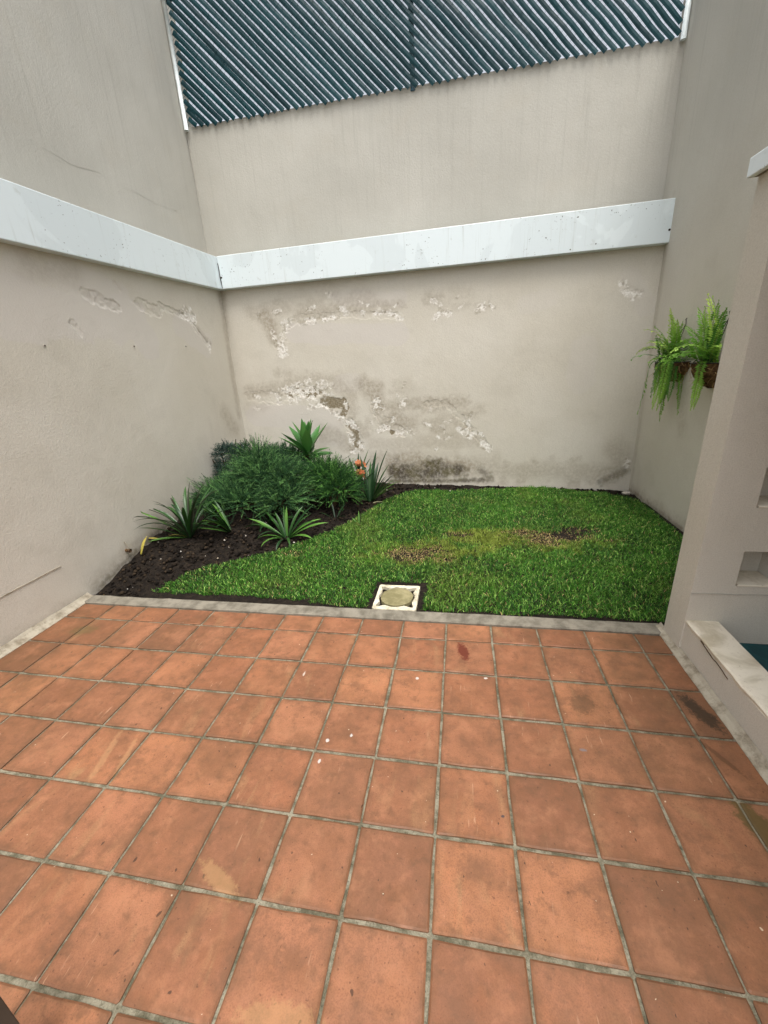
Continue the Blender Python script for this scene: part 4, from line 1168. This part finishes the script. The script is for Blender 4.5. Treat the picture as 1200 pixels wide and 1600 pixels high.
# yellow leaves lying by the left wall
def fallen(px, z, L, az, el, cols, label):
    p = on_z(px, z); gz = float(ground_z(p[0], p[1]))
    v, f, c = strap(L, .034, math.radians(az), math.radians(el), math.radians(25), cols, fold=.15)
    o = link('fallen_leaf', mesh('fallen_leaf', v, f, {'col': c}, smooth=True), MAT['leaf'], None, (max(p[0], XL + .05), p[1], gz + .012)); tag(o, label, 'leaf')
fallen((222, 870), .10, .17, 80, 62, YEL, 'yellow withered leaf standing against the long bare wall')
fallen((252, 850), .12, .14, 190, 12, YEL, 'yellowing leaf lying on the soil beside the largest clump')
fallen((598, 790), .03, .12, 200, 8, [(150, 150, 110), (180, 176, 140)], 'pale dry leaf lying by the upright dark clump')

# pipe stub in the left wall
p = on_x((197, 860), XL)
stub = thing('pipe_stub', 'short brown capped pipe stub poking out low on the bare wall', 'pipe', (XL, p[1], p[2]))
mb = MB(); mb.tube([(-.02, 0, 0), (.035, 0, 0)], .014, 10); link('pipe', mb.mesh('pipe', True), MAT['coir'], stub)
mb = MB(); mb.tube([(.028, 0, 0), (.045, 0, -.002)], .018, 10); link('cap', mb.mesh('cap', True), MAT['bark'], stub)
mb = MB(); mb.tube([(.02, 0, .01), (.018, .004, .05), (.006, 0, .085)], .004, 5); link('wire_tail', mb.mesh('wire_tail'), MAT['fillet'], stub)

# ------------------------------------------------------------------ hanging planters with ferns
def planter(y, z, hw_, dep, ht, seed, lab):
    r = np.random.default_rng(seed)
    xw = float(xr(z))
    root = thing('wall_planter', lab, 'planter', (xw, y, z), 'coir wall planters')
    A, B = 22, 9; vv = []; ff = []
    for i in range(B + 1):
        t = i / B; rr = math.cos(t * math.pi / 2 * .93) ** .55
        for k in range(A + 1):
            th = math.pi * k / A; j = 1 + r.normal(0, .035)
            vv.append((-dep * rr * math.sin(th) * j - .002, hw_ * rr * math.cos(th) * j, -ht * t + r.normal(0, .004)))
    for i in range(B):
        for k in range(A):
            a = i * (A + 1) + k; ff.append((a, a + 1, a + A + 2, a + A + 1))
    ff.append(tuple(range(A + 1)))
    ff.append(tuple(B * (A + 1) + k for k in range(A + 1))[::-1])
    bas = link('basket', mesh('basket', vv, ff, smooth=True), MAT['coir'], root)
    mb = MB()
    for k in range(60):
        th = r.uniform(.1, 3.04); t0 = r.uniform(0, .9); rr = math.cos(t0 * 1.45) ** .55 * 1.03
        p0 = np.array((-dep * rr * math.sin(th), hw_ * rr * math.cos(th), -ht * t0))
        d_ = r.normal(0, 1, 3) * (.3, 1, .8); d_ /= np.linalg.norm(d_); L = r.uniform(.04, .11)
        mb.tube([p0, p0 + d_ * L * .5 + (-.008, 0, -.004), p0 + d_ * L + (0, 0, -.012)], [.0016, .0014, .0006], 3, False)
    link('fibre', mb.mesh('fibre'), MAT['strand'], bas)
    mb = MB(); mb.tube([(-(dep + .006) * math.sin(t_), (hw_ + .006) * math.cos(t_), .004) for t_ in np.linspace(0, math.pi, 20)], .004, 5)
    link('rim', mb.mesh('rim', True), MAT['hanger'], root)
    mb = MB()
    for s_ in (-.55, .55): mb.tube([(-dep * .8, hw_ * s_, .004), (-dep * .3, hw_ * s_ * .4, .16), (-.004, 0, .33)], .0032, 4)
    mb.tube([(-.004, 0, .33), (-.012, 0, .37), (.004, 0, .38)], .004, 4)
    link('hanger', mb.mesh('hanger'), MAT['hanger'], root)
    for k in range(7):
        pts = [(-dep * math.sin(k * .45 + .2) * q, hw_ * math.cos(k * .45 + .2) * q, -ht * max(0, 1 - q) ** .8 * 0.98 - .002) for q in (1.04, .98, .8)]
        mb = MB(); mb.tube(pts, .002, 4); link('cage_wire', mb.mesh('cage_wire'), MAT['hanger'], root)
    return root, xw

def frond(L, az, el0, droop, wid, cols, seed):
    r = np.random.default_rng(seed); n = 30; hang = droop > 2.8; e_start = el0
    p = np.zeros(3); el = el0; V = []; Fq = []; Cq = []
    hd = np.array((math.cos(az), math.sin(az), 0)); sd = np.array((-math.sin(az), math.cos(az), 0))
    c0, c1 = np.array(srgb(*cols[0])[:3]), np.array(srgb(*cols[1])[:3]); rach = []
    roll = r.normal(0, .35)
    for i in range(n + 1):
        t = i / n
        d = hd * math.cos(el) + np.array((0, 0, 1)) * math.sin(el); up = -hd * math.sin(el) + np.array((0, 0, 1)) * math.cos(el)
        s_ = sd * math.cos(roll) + up * math.sin(roll); up_ = up * math.cos(roll) - sd * math.sin(roll)
        w = wid * min(1, t * 5 + .25) * (1 - max(0, (t - .45) / .55) ** 1.7) + .002
        col = (c0 * (1 - t) + c1 * t)
        rach.append(p.copy())
        for s in (-1, 1):
            o_ = s * s_ * .92 + d * .35 + up_ * (-.12); o_ /= np.linalg.norm(o_); l = w * r.uniform(.88, 1.1); hb = L / n * .66
            b = len(V); jj = up_ * r.normal(0, .003)
            V += [p - d * hb * .5, p + o_ * l * .55 - d * hb * .9 + jj, p + o_ * l + jj * 2, p + o_ * l * .5 + d * hb * .8 + jj]
            Fq.append((b, b + 1, b + 2, b + 3)); Cq += [col * r.uniform(.85, 1.1)] * 4
        p = p + d * (L / n)
        if hang:
            q_ = min(1, (t + .03) / .24); q_ = q_ * q_ * (3 - 2 * q_); el = e_start * (1 - q_) + math.radians(-86) * q_
        else: el -= droop / n * (.35 + 1.4 * t)
    b = len(V)
    for i, q in enumerate(rach):
        V += [q - sd * .0016, q + sd * .0016]; Cq += [np.array(srgb(112, 128, 62)[:3])] * 2
    for i in range(n): Fq.append((b + 2 * i, b + 2 * i + 1, b + 2 * i + 3, b + 2 * i + 2))
    return np.array(V), Fq, np.array(Cq)
FL = [(92, 146, 46), (160, 202, 84)]; FM = [(74, 128, 42), (130, 178, 68)]; FD = [(54, 104, 40), (94, 146, 58)]; FY_ = [(140, 184, 60), (192, 218, 104)]
def fern(root_loc, label, specs, seed, hw_, dep):
    f_ = thing('sword_fern', label, 'fern', root_loc, 'ferns in the wall planters')
    r = np.random.default_rng(seed)
    for k, (L, a, e, d, w, c) in enumerate(specs):
        v, ff, cc = frond(L, math.radians(a), math.radians(e), math.radians(d), w, c, seed + k)
        v = v + ((-dep * .62 if d > 160 else -dep * .45) + r.normal(0, .02), r.uniform(-.6, .6) * hw_, 0)
        lim = -.006
        v[:, 0] = np.where(v[:, 0] > lim, lim - (v[:, 0] - lim) * .2, v[:, 0])
        if root_loc[1] > 1.9: v[:, 1] = np.minimum(v[:, 1], YB - .02 - root_loc[1])
        link('frond', mesh('frond', v, ff, {'col': cc}), MAT['fern'], f_)
# azimuth 180 = out from the wall, 270 = towards the house, 90 = towards the far wall
pl1, xw1 = planter(2.13, 1.475, .20, .19, .17, 61, 'coir planter on the tall plain wall, farther from the partition wall')
sp1 = [(.44, 200, 84, 20, .046, FL), (.48, 150, 86, 15, .048, FY_), (.42, 100, 80, 25, .046, FL), (.38, 230, 84, 20, .044, FL), (.46, 175, 88, 10, .046, FY_), (.40, 120, 50, 85, .040, FM), (.50, 112, 50, 105, .034, FY_), (.42, 105, 60, 80, .036, FM), (.40, 260, 70, 30, .044, FM),
       (.40, 275, 50, 50, .044, FM), (.42, 290, 40, 60, .042, FD), (.34, 250, 45, 60, .044, FD), (.40, 190, 70, 40, .046, FM), (.36, 210, 55, 60, .044, FL), (.36, 140, 60, 60, .044, FM)]
for k, a in enumerate((150, 190, 215, 235, 250, 262, 275, 290, 225, 245, 205)): sp1.append(((.62, .40, .52, .34, .66, .44, .36, .58, .48, .42, .55)[k], a + rng.normal(0, 6), rng.uniform(20, 60), 170, rng.uniform(.038, .046), [FM, FD, FL, FM][k % 4]))
for k in range(9): sp1.append((rng.uniform(.28, .46), rng.uniform(95, 300), rng.uniform(35, 80), rng.uniform(50, 120), rng.uniform(.040, .05), [FL, FM, FY_, FD][k % 4]))
fern((xw1, 2.13, 1.475), 'leafy sword fern in the planter farther from the partition wall', sp1, 700, .20, .19)
pl2, xw2 = planter(1.47, 1.475, .18, .19, .19, 62, 'coir planter on the tall plain wall, half hidden behind the partition wall')
sp2 = [(.50, 130, 80, 15, .050, FL), (.56, 110, 76, 18, .050, FY_), (.50, 95, 70, 25, .050, FM), (.42, 200, 86, 10, .046, FL), (.46, 260, 84, 10, .048, FM), (.42, 280, 78, 20, .046, FM), (.46, 120, 60, 40, .046, FM), (.44, 140, 45, 60, .046, FD), (.42, 250, 60, 60, .040, FL),
       (.48, 100, 40, 55, .046, FD), (.44, 150, 30, 70, .044, FM), (.40, 115, 20, 60, .042, FD), (.46, 170, 40, 120, .042, FM), (.44, 105, 55, 35, .048, FM), (.46, 90, 60, 30, .048, FD)]
for a in (215, 235): sp2.append((rng.uniform(.42, .5), a, 40, 170, .040, FL))
for k in range(7): sp2.append((rng.uniform(.30, .50), rng.uniform(85, 290), rng.uniform(35, 82), rng.uniform(40, 110), rng.uniform(.042, .052), [FL, FM, FY_, FD][k % 4]))
fern((xw2, 1.47, 1.475), 'leafy sword fern in the planter half hidden by the partition wall', sp2, 800, .18, .19)
